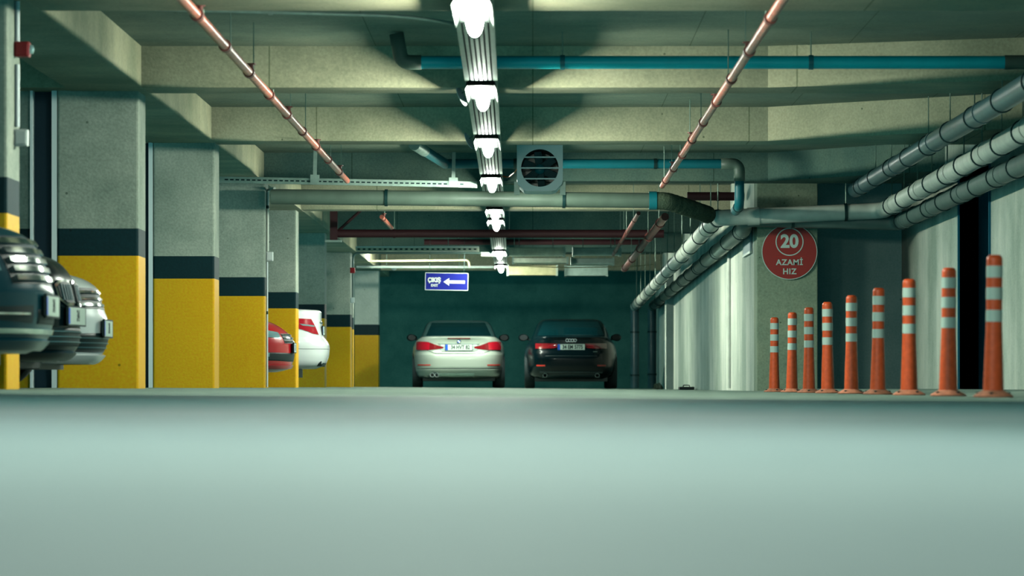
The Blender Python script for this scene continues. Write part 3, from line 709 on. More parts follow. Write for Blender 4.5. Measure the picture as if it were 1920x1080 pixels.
# ------------------------------------------------------------------ bollards
bol = [(41.3, 'farthest orange and white bollard, in front of the pillar'), (38.5, 'orange and white bollard second from the far end'), (36.1, 'orange and white bollard third from the far end'),
       (33.8, 'orange and white bollard at the pillar corner, fourth from far end'), (31.3, 'orange and white bollard in front of the recess, fifth from either end'), (28.9, 'orange and white bollard fourth from the near end'),
       (26.5, 'orange and white bollard third from the near end'), (24.0, 'orange and white bollard just left of the dark doorway'), (21.65, 'nearest and tallest looking orange and white bollard, past the doorway')]
H = .76
def rb(z):                                             # bollard radius at height z
    t = z / H; return .0565 - .014 * min(1, t / .55) if t < .55 else .0425
proto = None
for i, (Y, lab) in enumerate(bol):
    if proto is None:
        proto = root = empty('bollard')
        prof = [(0, .02), (.057, .02)]
        n = 60
        for k in range(n + 1):
            z = .03 + (H - .05) * k / n; prof.append((rb(z), z))
        prof += [(rb(H) - .003, H - .012), (rb(H) - .010, H - .003), (rb(H) - .018, H), (0, H)]
        bm = lt(prof, seg=32)
        for v in bm.verts:                              # moulded twist pattern low on the post
            if .04 < v.co.z < .30:
                a_ = math.atan2(v.co.y, v.co.x); k = 1 + .022 * sin(9 * a_ + v.co.z * 190) * min(1, (.30 - v.co.z) / .05)
                v.co.x *= k; v.co.y *= k
        obj('post', bm, M['orange'], root, smooth=True, sharp=50)
        for f0, f1 in ((.077, .16), (.229, .314), (.387, .47)):
            z0, z1 = H * (1 - f1), H * (1 - f0)
            obj('reflective_band', lt([(rb(z0) - .002, z0), (rb(z0) + .002, z0), (rb(z1) + .002, z1), (rb(z1) - .002, z1)], seg=32), M['reflect'], root, smooth=True, sharp=40)
        bm = lt([(0, 0), (.105, 0), (.108, .006), (.098, .014), (.075, .026), (.058, .036), (0, .036)], seg=40)
        obj('base', bm, M['orangebase'], root, smooth=True, sharp=50)
        for k in range(4):
            a_ = pi / 4 + k * pi / 2
            obj('anchor_bolt', lt([(0, .012), (.011, .012), (.011, .026), (0, .028)], seg=6, mat=Matrix.Translation((.082 * cos(a_), .082 * sin(a_), 0))), M['clamp'], root)
    else:
        root = proto.copy(); COL.objects.link(root)
        for chd in proto.children:
            c = chd.copy(); COL.objects.link(c); c.parent = root
    root.location = (2.46, Y, .001); root.rotation_euler = (random.uniform(-.008, .008), random.uniform(-.014, .006), random.uniform(0, 3))
    tag(root, lab, 'bollard', 'bollards along the right of the lane')

# ------------------------------------------------------------------ cars
def pchip(tab, col):
    X = [r[0] for r in tab]; V = [r[col] for r in tab]; n = len(X)
    d = [(V[i + 1] - V[i]) / (X[i + 1] - X[i]) for i in range(n - 1)]
    m_ = [d[0]] + [0 if d[i - 1] * d[i] <= 0 else 2 * d[i - 1] * d[i] / (d[i - 1] + d[i]) for i in range(1, n - 1)] + [d[-1]]
    def f(z):
        z = min(max(z, X[0]), X[-1]); i = 0
        while i < n - 2 and z > X[i + 1]: i += 1
        hh = X[i + 1] - X[i]; t = (z - X[i]) / hh
        return (2*t**3-3*t*t+1)*V[i] + (t**3-2*t*t+t)*hh*m_[i] + (-2*t**3+3*t*t)*V[i+1] + (t**3-t*t)*hh*m_[i+1]
    return f

class Shell:                                            # a stack of rounded plan outlines: z, front x, rear x, half width
    def __init__(s, tab, nf, nr):
        s.tab, s.nf, s.nr = tab, nf, nr
        s.xf, s.xr, s.w = pchip(tab, 1), pchip(tab, 2), pchip(tab, 3)
    def ab(s, z):
        xf, xr = s.xf(z), s.xr(z); xc = s.tab[0][1] * .0 + (xf + xr) / 2
        return xc, (xf - xr) / 2, s.w(z)
    def end(s, y, z, sgn):                              # point on the front (+1) or rear (-1) face
        xc, a_, w = s.ab(z); n = s.nf if sgn > 0 else s.nr
        u = min(.9995, abs(y / w)); return Vector((xc + sgn * a_ * (1 - u ** n) ** (1 / n), y, z))
    def side(s, x, z, sgn):
        xc, a_, w = s.ab(z); n = s.nf if x > xc else s.nr
        u = min(.9995, abs((x - xc) / a_)); return Vector((x, sgn * w * (1 - u ** n) ** (1 / n), z))
    def mesh(s, nz=46, nth=144):
        bm = bmesh.new(); z0, z1 = s.tab[0][0], s.tab[-1][0]; rows = []
        zs = sorted(set([z0 + (z1 - z0) * k / nz for k in range(nz + 1)] + [r[0] for r in s.tab]))
        for z in zs:
            xc, a_, w = s.ab(z); row = []
            for k in range(nth):
                th = 2 * pi * k / nth; c, sn = cos(th), sin(th); n = s.nf if c > 0 else s.nr
                row.append(bm.verts.new((xc + math.copysign(a_ * abs(c) ** (2 / n), c), math.copysign(w * abs(sn) ** (2 / n), sn), z)))
            rows.append(row)
        for a_, b2 in zip(rows, rows[1:]):
            for k in range(nth): bm.faces.new((a_[k], a_[(k + 1) % nth], b2[(k + 1) % nth], b2[k]))
        bm.faces.new(rows[0][::-1])
        c = bm.verts.new(sum((v.co for v in rows[-1]), Vector()) / nth + Vector((0, 0, .004)))
        for k in range(nth): bm.faces.new((rows[-1][k], rows[-1][(k + 1) % nth], c))
        return bm

def interp(pl, t):
    n = len(pl) - 1; i = min(int(t * n), n - 1); f = t * n - i
    return pl[i][0] * (1 - f) + pl[i + 1][0] * f, pl[i][1] * (1 - f) + pl[i + 1][1] * f

def patch(sh, face, lo, hi, off=.006, nt=20, nz=6):
    """a thin shell lying on the body between two (coordinate, height) polylines"""
    def P(c, z):
        if face in ('front', 'rear'): return sh.end(c, z, 1 if face == 'front' else -1)
        return sh.side(c, z, 1 if face == 'left' else -1)
    bm = bmesh.new(); G, B = [], []
    for i in range(nt + 1):
        a_, b2 = interp(lo, i / nt), interp(hi, i / nt); rg_, rb_ = [], []
        for j in range(nz + 1):
            c, z = a_[0] + (b2[0] - a_[0]) * j / nz, a_[1] + (b2[1] - a_[1]) * j / nz
            p = P(c, z); e = .004
            n_ = (P(c + e, z) - P(c - e, z)).cross(P(c, z + e) - P(c, z - e))
            if n_.length < 1e-12: n_ = Vector((p.x, p.y, 0))
            n_.normalize()
            out = Vector((p.x - (sh.ab(z)[0]), p.y, .0001))
            if n_.dot(out) < 0: n_ = -n_
            rg_.append(p + n_ * off); rb_.append(p - n_ * .012)
        G.append(rg_); B.append(rb_)
    V = [[bm.verts.new(p) for p in r] for r in G]
    for i in range(nt):
        for j in range(nz): bm.faces.new((V[i][j], V[i + 1][j], V[i + 1][j + 1], V[i][j + 1]))
    loop = [(i, 0) for i in range(nt)] + [(nt, j) for j in range(nz)] + [(i, nz) for i in range(nt, 0, -1)] + [(0, j) for j in range(nz, 0, -1)]
    W = [bm.verts.new(B[i][j]) for i, j in loop]
    for k in range(len(loop)):
        i, j = loop[k]; i2, j2 = loop[(k + 1) % len(loop)]
        bm.faces.new((V[i][j], V[i2][j2], W[(k + 1) % len(loop)], W[k]))
    bm.faces.new(W)
    return bm

def both(sh, root, name, face, lo, hi, mat, off=.006, label=None, parent=None, **k):
    out = []
    for s in (1, -1):
        l2, h2 = [(c * s, z) for c, z in lo], [(c * s, z) for c, z in hi]
        out.append(obj(name, patch(sh, face, l2, h2, off, **k), M[mat], parent or root, smooth=True, sharp=45))
    return out

def plate(root, sh, face, z, text, w=.52, hh=.115):
    sgn = 1 if face == 'front' else -1; x = sh.end(0, z, sgn).x + sgn * .012
    b_ = bx(-.014, .004, -w / 2, w / 2, -hh / 2, hh / 2, bevel=.004)
    if sgn < 0: bmesh.ops.transform(b_, matrix=Matrix.Rotation(pi, 4, 'Z'), verts=b_.verts[:])
    p = obj('number_plate', b_, M['plate'], root, loc=(x, 0, z))
    fr = bmesh.new(); fw, fh = w / 2 + .009, hh / 2 + .009
    for (y0, y1, z0, z1) in ((-fw, fw, hh / 2, fh), (-fw, fw, -fh, -hh / 2), (-fw, -w / 2, -fh, fh), (w / 2, fw, -fh, fh)):
        box(fr, -.010 if sgn > 0 else -.005, .005 if sgn > 0 else .010, y0, y1, z0, z1)
    obj('frame', fr, M['trim'], p)
    yb = -sgn * (w / 2 - .024)
    obj('country_band', bx(sgn * .0042 - .001, sgn * .0042 + .001, yb - .023, yb + .023, -hh / 2 + .004, hh / 2 - .004), M['plateblue'], p)
    me = text_mesh(text, .105, .001, .0028, .78)
    R_ = Matrix(((0, 0, sgn, sgn * .0052), (sgn, 0, 0, sgn * .028), (0, 1, 0, 0), (0, 0, 0, 1)))
    me.transform(R_); link('lettering', me, M['platetext'], p)
    return p

def wheels(root, x1, x2, w, r=.32):
    for x in (x1, x2):
        for s in (1, -1):
            mt = Matrix.Rotation(radians(-90 * s), 4, 'X')
            prof = [(r * .62, -.2), (r * .93, -.2), (r, -.17), (r, -.03), (r * .93, 0), (r * .66, .0), (r * .62, -.02)]
            o = obj('wheel', lt(prof, seg=40, mat=mt), M['rubber'], root, smooth=True, sharp=40, loc=(x, s * w, r))
            bm = bmesh.new(); lathe(bm, [(r * .63, -.03), (r * .60, -.012), (r * .57, -.03), (r * .2, -.06), (.0, -.06)], seg=40, mat=mt)
            for k in range(5):
                b2 = bmesh.new(); a_ = 2 * pi * k / 5; vs = box(bm, .03, r * .6, -.022, .022, -.05, -.02)
                bmesh.ops.transform(bm, matrix=mt @ Matrix.Rotation(a_, 4, 'Z'), verts=vs); b2.free()
            obj('rim', bm, M['rim'], o, smooth=True, sharp=40)

def mirrors(root, x, y, z, mat):
    for s in (1, -1):
        bm = bmesh.new(); bmesh.ops.create_uvsphere(bm, u_segments=20, v_segments=12, radius=1)
        for v in bm.verts: v.co = Vector((v.co.x * .07, v.co.y * .105, v.co.z * .07 * (1 + .2 * v.co.y * s)))
        o = obj('wing_mirror', bm, M[mat], root, smooth=True, loc=(x, s * y, z))
        obj('mirror_arm', tb([(0, -s * .07, -.03), (.0, -s * .17, -.07)], .02, seg=8), M['trim'], o)
        obj('mirror_glass', lt([(0, 0), (.055, 0), (.055, .004), (0, .004)], seg=20, mat=Matrix.Translation((-.068, 0, 0)) @ Matrix.Scale(1.4, 4, (0, 1, 0)) @ Matrix.Rotation(radians(-90), 4, 'Y')), M['trim'], o)

def arches(sh, root, x1, x2, r=.37):
    for x in (x1, x2):
        lo = [(x - r + 2 * r * k / 12, max(sh.tab[0][0] + .012, .0)) for k in range(13)]
        hi = [(x - r * cos(pi * k / 12), max(sh.tab[0][0] + .014, .32 + r * sin(pi * k / 12))) for k in range(13)]
        for f in ('left', 'right'): obj('wheel_arch', patch(sh, f, lo, hi, .003, nt=24), M['trim'], root, smooth=True, sharp=45)

def cabin(root, tab, roofmat, n=5.5, zlo=1.04, zhi=1.30):
    cs = Shell(tab, n, n)
    obj('roof', cs.mesh(nz=24, nth=112), M[roofmat], root, smooth=True, sharp=60)
    wl, wh = cs.w(zlo), cs.w(zhi)
    for nm, f in (('windscreen', 'front'), ('rear_window', 'rear')):
        lo = [(wl * (-.86 + 1.72 * k / 8), zlo) for k in range(9)]; hi = [(wh * (-.86 + 1.72 * k / 8), zhi) for k in range(9)]
        obj(nm, patch(cs, f, lo, hi, .005), M['carglass'], root, smooth=True, sharp=45)
    xm = (cs.xf(zlo) + cs.xr(zlo)) / 2
    for f in ('left', 'right'):
        for (a0, a1) in ((.04, .74), (-.74, -.04)):
            def X(z, t): xc, a_, w = cs.ab(z); return xc + a_ * t
            lo = [(X(zlo, a0 + (a1 - a0) * k / 6), zlo) for k in range(7)]; hi = [(X(zhi, a0 + (a1 - a0) * k / 6), zhi) for k in range(7)]
            obj('side_window', patch(cs, f, lo, hi, .004), M['carglass'], root, smooth=True, sharp=45)
    return cs

def strip(y0, y1, zl, zh, n=10, bow=0.0):
    lo = [(y0 + (y1 - y0) * k / n, zl + bow * (1 - (2 * k / n - 1) ** 2)) for k in range(n + 1)]
    hi = [(y0 + (y1 - y0) * k / n, zh + bow * (1 - (2 * k / n - 1) ** 2)) for k in range(n + 1)]
    return lo, hi

def car(label, X, Y, rz, z0, tab, nf, nr, paint, cab, roofmat, zlo=1.04, zhi=1.30, mir=True):
    root = tag(empty('car', (X, Y, z0), rz), label, 'car')
    sh = Shell(tab, nf, nr)
    obj('body', sh.mesh(), M[paint], root, smooth=True, sharp=60)
    obj('underbody', bx(-1.9, 1.9, -.7, .7, .14, tab[0][0] + .04), M['trim'], root)
    cs = cabin(root, cab, roofmat, zlo=zlo, zhi=zhi)
    wheels(root, 1.38, -1.38, tab[4][3] - .005); arches(sh, root, 1.38, -1.38)
    if mir: mirrors(root, .55, tab[4][3] + .015, tab[-1][0] + .0, 'trim')
    return root, sh, cs

# --- silver convertible, seen from behind
tabA = [(.19, 2.05, -2.10, .80), (.24, 2.18, -2.22, .87), (.34, 2.26, -2.29, .895), (.42, 2.29, -2.325, .905), (.55, 2.30, -2.33, .91), (.64, 2.28, -2.315, .91), (.70, 2.22, -2.265, .908),
        (.78, 2.05, -2.245, .90), (.87, 1.75, -2.235, .868), (.94, 1.45, -2.25, .815), (.985, 1.15, -2.27, .75), (1.0, 1.05, -2.2, .72), (1.012, .9, -1.9, .64)]
cabA = [(.95, 1.15, -1.86, .775), (1.03, .95, -1.72, .735), (1.12, .72, -1.52, .70), (1.22, .42, -1.28, .655), (1.29, .12, -1.05, .60), (1.325, -.12, -.85, .52), (1.338, -.3, -.7, .42)]
root, sh, cs = car('silver convertible with dark roof parked against the end wall, left of the pair', -1.49, 78.6 + 2.33, radians(90 + 1.4), .022, tabA, 3.4, 4.6, 'silver', cabA, 'softtop', 1.02, 1.285)
tl = both(sh, root, 'tail_lamp', 'rear', [(.30, .77), (.42, .755), (.60, .735), (.80, .735)], [(.295, .80), (.42, .83), (.60, .90), (.80, .905)], 'taildark', .008)
tl2 = both(sh, root, 'tail_lamp_corner', 'rear', [(.575, .742), (.70, .742), (.815, .745)], [(.56, .885), (.70, .90), (.815, .895)], 'tail', .014)
lo, hi = strip(-.46, .46, .665, .673); obj('boot_seam', patch(sh, 'rear', lo, hi, .004), M['trim'], root, smooth=True)
both(sh, root, 'boot_seam', 'rear', [(.455, .665), (.55, .70), (.62, .735)], [(.455, .673), (.545, .708), (.612, .738)], 'trim', .004)
lo, hi = strip(-.37, .37, .735, .845); obj('plate_recess', patch(sh, 'rear', lo, hi, .003), M['galv'], root, smooth=True)
lo, hi = strip(-.34, .34, .705, .716); obj('recess_shadow_line', patch(sh, 'rear', lo, hi, .006), M['trim'], root, smooth=True)
lo, hi = strip(-.40, .40, .857, .868); obj('boot_handle', patch(sh, 'rear', lo, hi, .012), M['galv'], root, smooth=True)
lo, hi = strip(-.22, .22, .955, .975); obj('brake_light', patch(sh, 'rear', lo, hi, .008), M['taildark'], root, smooth=True)
both(sh, root, 'rear_reflector', 'rear', [(.55, .438), (.80, .44)], [(.55, .458), (.80, .462)], 'reflector', .006)
lo, hi = strip(-.80, .80, .372, .384); obj('bumper_groove', patch(sh, 'rear', lo, hi, .003, nt=30), M['trim'], root, smooth=True)
lo, hi = strip(-.82, .82, .335, .365); obj('bumper_lip', patch(sh, 'rear', lo, hi, .014, nt=30), M['silver'], root, smooth=True, sharp=50)
lo, hi = strip(-.30, .45, .215, .285); obj('diffuser', patch(sh, 'rear', lo, hi, .004), M['galv'], root, smooth=True)
plate(root, sh, 'rear', .79, '34 HVT 82')
bm = bmesh.new(); R_ = Matrix.Translation((sh.end(0, .905, -1).x - .008, 0, .905)) @ Matrix.Rotation(radians(-90), 4, 'Y')
lathe(bm, [(.028, .0), (.041, .0), (.041, .006), (.028, .006)], seg=32, mat=R_, mi=0)
for k in range(4):
    c = [(0, 0)] + [(.0285 * cos(k * pi / 2 + j * pi / 12), .0285 * sin(k * pi / 2 + j * pi / 12)) for j in range(7)]
    vs = [bm.verts.new(R_ @ Vector((a_, b2, .005))) for a_, b2 in c]; bm.faces.new(vs).material_index = 1 + k % 2
obj('badge', bm, [M['trim'], M['white'], M['plateblue']], root)
for dy in (.425, .515):
    obj('exhaust_tip', lt([(.038, -.1), (.042, -.1), (.042, .04), (.036, .04), (.034, -.1)], seg=24, mat=Matrix.Translation((-2.235, dy, .255)) @ Matrix.Rotation(radians(-90), 4, 'Y')), M['chrome'], root, smooth=True, sharp=40)
both(sh, root, 'headlamp', 'front', [(.45, .60), (.82, .62)], [(.45, .70), (.80, .71)], 'lens')

# --- black saloon, seen from behind
tabB = [(.19, 2.05, -2.05, .80), (.25, 2.15, -2.19, .87), (.34, 2.22, -2.26, .89), (.44, 2.26, -2.29, .90), (.56, 2.26, -2.295, .90), (.66, 2.24, -2.27, .90), (.74, 2.15, -2.235, .89),
        (.84, 1.9, -2.21, .86), (.93, 1.5, -2.21, .80), (.985, 1.2, -2.22, .745), (1.0, 1.1, -2.15, .72), (1.012, .95, -1.9, .66)]
cabB = [(.95, 1.2, -1.95, .78), (1.03, 1.0, -1.80, .745), (1.12, .78, -1.58, .71), (1.22, .45, -1.3, .67), (1.30, .1, -1.0, .615), (1.345, -.15, -.8, .54), (1.358, -.3, -.7, .45)]
root, sh, cs = car('black saloon parked against the end wall, right of the pair', .735, 77.6 + 2.295, radians(90), .012, tabB, 3.4, 4.6, 'blackcar', cabB, 'blackcar', 1.02, 1.3)
both(sh, root, 'tail_lamp', 'rear', [(.24, .80), (.32, .775), (.50, .765), (.68, .765)], [(.19, .862), (.32, .865), (.50, .868), (.68, .868)], 'taildark', .008)
both(sh, root, 'tail_lamp_strip', 'rear', [(.30, .83), (.44, .805)], [(.28, .845), (.44, .82)], 'tail', .012)
both(sh, root, 'rear_reflector', 'rear', [(.50, .43), (.66, .43)], [(.50, .455), (.66, .455)], 'reflector', .006)
plate(root, sh, 'rear', .795, '34 EM 5775')
bm = bmesh.new()
for k in range(4):
    cz = Matrix.Translation((sh.end(0, .92, -1).x - .008, .075 - .05 * k, .925)) @ Matrix.Rotation(radians(-90), 4, 'Y')
    lathe(bm, [(.024, 0), (.031, 0), (.031, .006), (.024, .006), (.024, 0)], seg=28, mat=cz)
obj('badge', bm, M['chrome'], root, smooth=True, sharp=40)
lo, hi = strip(-.6, .6, .30, .33); obj('bumper_lip', patch(sh, 'rear', lo, hi, .012), M['trim'], root, smooth=True, sharp=40)
lo, hi = strip(-.5, .5, .62, .63); obj('boot_seam', patch(sh, 'rear', lo, hi, .003), M['trim'], root, smooth=True)
lo, hi = strip(-.55, .55, .21, .28); obj('diffuser', patch(sh, 'rear', lo, hi, .004), M['trim'], root, smooth=True)
for dy in (.5, -.5): obj('exhaust_tip', lt([(.038, -.1), (.042, -.1), (.042, .04), (.036, .04), (.034, -.1)], seg=24, mat=Matrix.Translation((-2.20, dy, .255)) @ Matrix.Rotation(radians(-90), 4, 'Y')), M['rim'], root, smooth=True, sharp=40)
obj('model_badge', patch(sh, 'rear', *strip(-.5, -.42, .70, .715), .004), M['rim'], root)
both(sh, root, 'headlamp', 'front', [(.45, .60), (.82, .62)], [(.45, .70), (.80, .71)], 'lens')

# --- cars parked nose out in the left bays
cabS = [(.95, .95, -1.75, .80), (1.08, .70, -1.65, .77), (1.2, .4, -1.5, .72), (1.33, .05, -1.25, .64), (1.40, -.2, -1.0, .56), (1.42, -.4, -.8, .46)]
def nose(prof, w, rear=-2.3, x0=2.3):
    ws = {0: .86, 1: .95, 2: 1.0}; out = []
    n = len(prof)
    for i, (z, d) in enumerate(prof):
        k = ws.get(i, 1.0) if i < 3 else (1.0 if z < .72 else max(.74, 1 - (z - .72) * .7))
        out.append((z, x0 + d, rear + (.25 if i == 0 else 0) + max(0, z - .9) * 1.5, w * k))
    return out
FX = -3.11                                              # line the noses reach
def side_car(label, Y, tab, nf, paint, x_front, z0=.042, cab=cabS, mir=True, yaw=0.0):
    return car(label, x_front - 2.3, Y, yaw, z0, tab, nf, 4.2, paint, cab, paint, 1.12, 1.36, mir)
# dark grey car, cut by the left edge
t1 = nose([(.205, -.16), (.245, -.07), (.33, -.02), (.43, 0), (.54, 0), (.61, -.02), (.77, -.08), (.87, -.15), (.92, -.25), (.97, -.55), (1.01, -1.15)], .93)
cab1 = cabS
root, sh, cs = side_car('dark grey car with chrome barred grille, nose cut by the left edge', 23.3, t1, 3.0, 'tealcar', -2.765, yaw=radians(-1.5), cab=cab1)
gr = obj('grille', patch(sh, 'front', *strip(-.50, .50, .595, .865), .003, nt=30), M['trim'], root, smooth=True, sharp=45)
for k in range(5):
    z = .612 + k * .051; obj('grille_bar', patch(sh, 'front', *strip(-.47, .47, z, z + .028), .02, nt=30, nz=2), M['chrome'], gr, smooth=True, sharp=45)
both(sh, root, 'headlamp', 'front', [(.54, .665), (.70, .665), (.87, .70)], [(.53, .81), (.70, .81), (.86, .80)], 'lens', .008)
obj('lower_grille', patch(sh, 'front', *strip(-.30, .30, .37, .45), .003), M['trim'], root, smooth=True)
both(sh, root, 'fog_recess', 'front', [(.36, .375), (.80, .40)], [(.36, .475), (.80, .455)], 'trim', .004)
both(sh, root, 'fog_trim', 'front', [(.40, .42), (.74, .42)], [(.40, .432), (.74, .432)], 'chrome', .012)
obj('bumper_trim', patch(sh, 'front', *strip(-.86, .86, .318, .345), .014, nt=40), M['chrome'], root, smooth=True, sharp=45)
obj('bumper_lip', patch(sh, 'front', *strip(-.80, .80, .235, .285), .018, nt=40), M['tealcar'], root, smooth=True, sharp=45)
plate(root, sh, 'front', .475, '34', .50)
# black car
t2 = nose([(.18, -.16), (.225, -.06), (.30, -.01), (.41, 0), (.52, 0), (.62, -.02), (.73, -.05), (.82, -.11), (.88, -.20), (.94, -.55), (.98, -1.15)], .90)
root, sh, cs = side_car('black car with twin oval chrome grille between the grey and white cars', 27.35, t2, 2.9, 'blackcar', -3.05, yaw=radians(-6))
for s in (1, -1):
    f = [(.035 * s, .575), (.08 * s, .55), (.22 * s, .55), (.31 * s, .59)]; h2 = [(.035 * s, .70), (.08 * s, .725), (.24 * s, .725), (.32 * s, .69)]
    g1 = obj('grille', patch(sh, 'front', f, h2, .014), M['chrome'], root, smooth=True, sharp=45)
    f = [(.055 * s, .585), (.09 * s, .57), (.21 * s, .57), (.285 * s, .605)]; h2 = [(.055 * s, .69), (.09 * s, .705), (.23 * s, .705), (.295 * s, .675)]
    obj('grille_mesh', patch(sh, 'front', f, h2, .019), M['trim'], g1, smooth=True, sharp=45)
    for k in range(5): obj('grille_slat', patch(sh, 'front', [((.09 + .04 * k) * s, .585), ((.098 + .04 * k) * s, .585)], [((.09 + .04 * k) * s, .69), ((.098 + .04 * k) * s, .69)], .024, nt=2), M['pipedark'], g1)
both(sh, root, 'headlamp', 'front', [(.42, .61), (.60, .60), (.80, .63)], [(.40, .71), (.60, .72), (.80, .72)], 'lens', .008)
lg = obj('lower_grille', patch(sh, 'front', *strip(-.46, .46, .285, .405), .003), M['trim'], root, smooth=True)
for k in range(3): obj('grille_slat', patch(sh, 'front', *strip(-.44, .44, .31 + k * .034, .317 + k * .034), .012, nz=2), M['pipedark'], lg)
both(sh, root, 'fog_recess', 'front', [(.52, .30), (.78, .32)], [(.52, .40), (.78, .39)], 'trim', .004)
obj('bumper_lip', patch(sh, 'front', *strip(-.78, .78, .205, .25), .02, nt=40), M['blackcar'], root, smooth=True, sharp=45)
plate(root, sh, 'front', .485, '34')
# white car
t3 = nose([(.18, -.22), (.215, -.08), (.28, -.03), (.38, 0), (.48, 0), (.565, -.025), (.64, -.055), (.72, -.075), (.785, -.15), (.84, -.33), (.89, -.8), (.93, -1.2)], .90)
root, sh, cs = side_car('white car with chrome banded grille in front of the widest column', 29.5, t3, 2.8, 'whitecar', -3.10, yaw=radians(-.5))
gr = obj('grille', patch(sh, 'front', *strip(-.42, .42, .575, .725), .004, nt=30), M['trim'], root, smooth=True, sharp=45)
for z in (.592, .637, .685): obj('grille_bar', patch(sh, 'front', *strip(-.42, .42, z, z + .018), .014, nt=30, nz=2), M['chrome'], gr, smooth=True, sharp=45)
hl = both(sh, root, 'headlamp', 'front', [(.43, .575), (.62, .58), (.82, .615)], [(.43, .725), (.62, .735), (.80, .73)], 'carglass', .010)
for o, s in zip(hl, (1, -1)): obj('lamp_lens', patch(sh, 'front', [(.48 * s, .61), (.74 * s, .625)], [(.48 * s, .69), (.74 * s, .70)], .014), M['lens'], o, smooth=True)
lg = obj('lower_grille', patch(sh, 'front', [(-.62, .27), (-.3, .26), (.3, .26), (.62, .27)], [(-.5, .395), (-.3, .40), (.3, .40), (.5, .395)], .004), M['trim'], root, smooth=True)
for k in range(3): obj('grille_slat', patch(sh, 'front', *strip(-.5, .5, .295 + k * .033, .301 + k * .033), .012, nz=2), M['pipedark'], lg)
obj('bumper_lip', patch(sh, 'front', *strip(-.80, .80, .205, .255), .03, nt=40), M['whitecar'], root, smooth=True, sharp=45)
plate(root, sh, 'front', .435, '34')
# red car
t4 = nose([(.20, -.2), (.245, -.06), (.33, -.02), (.45, 0), (.55, 0), (.62, -.02), (.69, -.06), (.76, -.13), (.83, -.24), (.88, -.38), (.94, -.8), (.98, -1.2)], .88)
root, sh, cs = side_car('red car nosing out between two banded columns', 53.3, t4, 2.8, 'redcar', -3.14)
gr = obj('grille', patch(sh, 'front', *strip(-.40, .40, .575, .70), .006, nt=24), M['trim'], root, smooth=True, sharp=45)
for z in (.59, .635, .675): obj('grille_bar', patch(sh, 'front', *strip(-.39, .39, z, z + .014), .016, nt=24, nz=2), M['chrome'], gr, smooth=True, sharp=45)
both(sh, root, 'headlamp', 'front', [(.44, .645), (.60, .655), (.82, .70)], [(.42, .715), (.60, .76), (.80, .80)], 'lens', .008)
lg = obj('lower_grille', patch(sh, 'front', [(-.74, .36), (-.3, .34), (.3, .34), (.74, .36)], [(-.70, .46), (-.3, .45), (.3, .45), (.70, .46)], .004, nt=30), M['trim'], root, smooth=True)
both(sh, root, 'fog_lamp', 'front', [(.58, .40), (.68, .40)], [(.58, .45), (.68, .45)], 'lens', .010)
obj('bumper_lip', patch(sh, 'front', *strip(-.78, .78, .255, .30), .02, nt=40), M['redcar'], root, smooth=True, sharp=45)
plate(root, sh, 'front', .52, '34')
# white saloon, boot towards the lane
t5 = [(.26, 2.1, -2.12, .78), (.31, 2.2, -2.24, .85), (.38, 2.26, -2.285, .875), (.47, 2.3, -2.31, .885), (.57, 2.3, -2.315, .885), (.63, 2.25, -2.295, .885), (.70, 2.15, -2.245, .88), (.85, 1.9, -2.215, .85), (.97, 1.55, -2.20, .80),
      (1.06, 1.25, -2.20, .76), (1.085, 1.15, -2.17, .73), (1.10, .95, -1.9, .66)]
cab5 = [(1.04, 1.0, -1.7, .76), (1.14, .75, -1.5, .73), (1.26, .4, -1.2, .68), (1.37, .0, -.9, .6), (1.42, -.2, -.7, .5), (1.435, -.3, -.6, .42)]
root, sh, cs = car('white saloon parked boot outward behind the red car', -2.88 - 2.31, 57.25, pi, .042, t5, 3.2, 3.6, 'whitecar', cab5, 'whitecar', 1.13, 1.35)
both(sh, root, 'tail_lamp', 'rear', [(.44, .735), (.55, .75), (.70, .83), (.80, .87)], [(.52, .955), (.60, .96), (.70, .965), (.77, .965)], 'tail', .010)
both(sh, root, 'tail_lamp_strip', 'rear', [(.50, .845), (.64, .86)], [(.51, .865), (.66, .885)], 'lens', .015)
obj('bumper_groove', patch(sh, 'rear', *strip(-.8, .8, .535, .541), .002, nt=40), M['trim'], root, smooth=True)
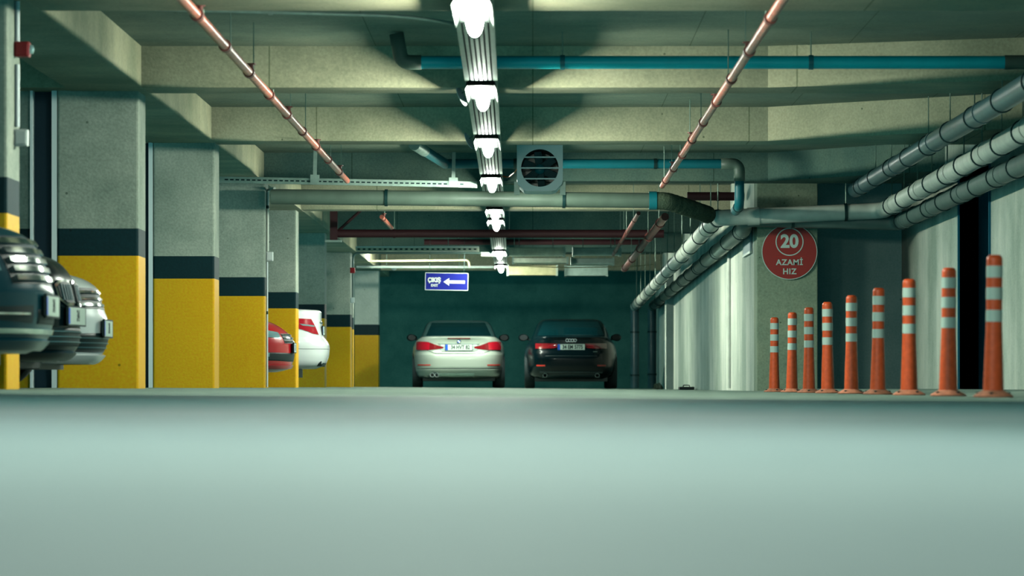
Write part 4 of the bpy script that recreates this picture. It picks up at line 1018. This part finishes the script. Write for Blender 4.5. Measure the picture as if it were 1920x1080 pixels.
obj('diffuser', patch(sh, 'rear', *strip(-.35, .35, .30, .345), .004, nt=30), M['trim'], root, smooth=True)
for dy in (.4, -.4): obj('exhaust_tip', lt([(.034, -.1), (.042, -.1), (.042, .04), (.036, .04), (.034, -.1)], seg=20, mat=Matrix.Translation((-2.19, dy, .335)) @ Matrix.Rotation(radians(-90), 4, 'Y') @ Matrix.Scale(1.7, 4, (0, 1, 0))), M['trim'], root, smooth=True, sharp=40)
obj('boot_handle', patch(sh, 'rear', *strip(-.3, .3, .90, .92), .014), M['chrome'], root, smooth=True)
plate(root, sh, 'rear', .80, '34')
both(sh, root, 'headlamp', 'front', [(.45, .60), (.78, .62)], [(.45, .70), (.76, .71)], 'lens')

# ------------------------------------------------------------------ world, camera, view
w = bpy.data.worlds.new('world'); S.world = w; w.use_nodes = True
w.node_tree.nodes['Background'].inputs['Color'].default_value = (0.055, 0.225, 0.235, 1)
w.node_tree.nodes['Background'].inputs['Strength'].default_value = 1.0

cam = bpy.data.cameras.new('camera'); co = bpy.data.objects.new('camera', cam); COL.objects.link(co)
cam.sensor_fit = 'HORIZONTAL'; cam.sensor_width = 36.0; cam.lens = F / 1920 * 36.0
cam.shift_x = -(VX - 960) / 1920; cam.shift_y = (VY - 540) / 1920
co.location = (0, 0, CH); co.rotation_euler = (radians(90), 0, 0)
cam.clip_start = .05; cam.clip_end = 200
cam.dof.use_dof = True; cam.dof.focus_distance = 44.0; cam.dof.aperture_fstop = 4.6
S.camera = co
S.view_settings.view_transform = 'Standard'; S.view_settings.look = 'None'; S.view_settings.gamma = 1.0
S.view_settings.use_curve_mapping = False; S.view_settings.exposure = 0.5
S.cycles.use_denoising = True
S.cycles.use_fast_gi = True; S.cycles.fast_gi_method = 'REPLACE'; S.cycles.ao_bounces = 1; S.cycles.ao_bounces_render = 1
w.light_settings.ao_factor = 1.0; w.light_settings.distance = 4.0
S.cycles.max_bounces = 8; S.cycles.diffuse_bounces = 5; S.cycles.sample_clamp_indirect = 6.0
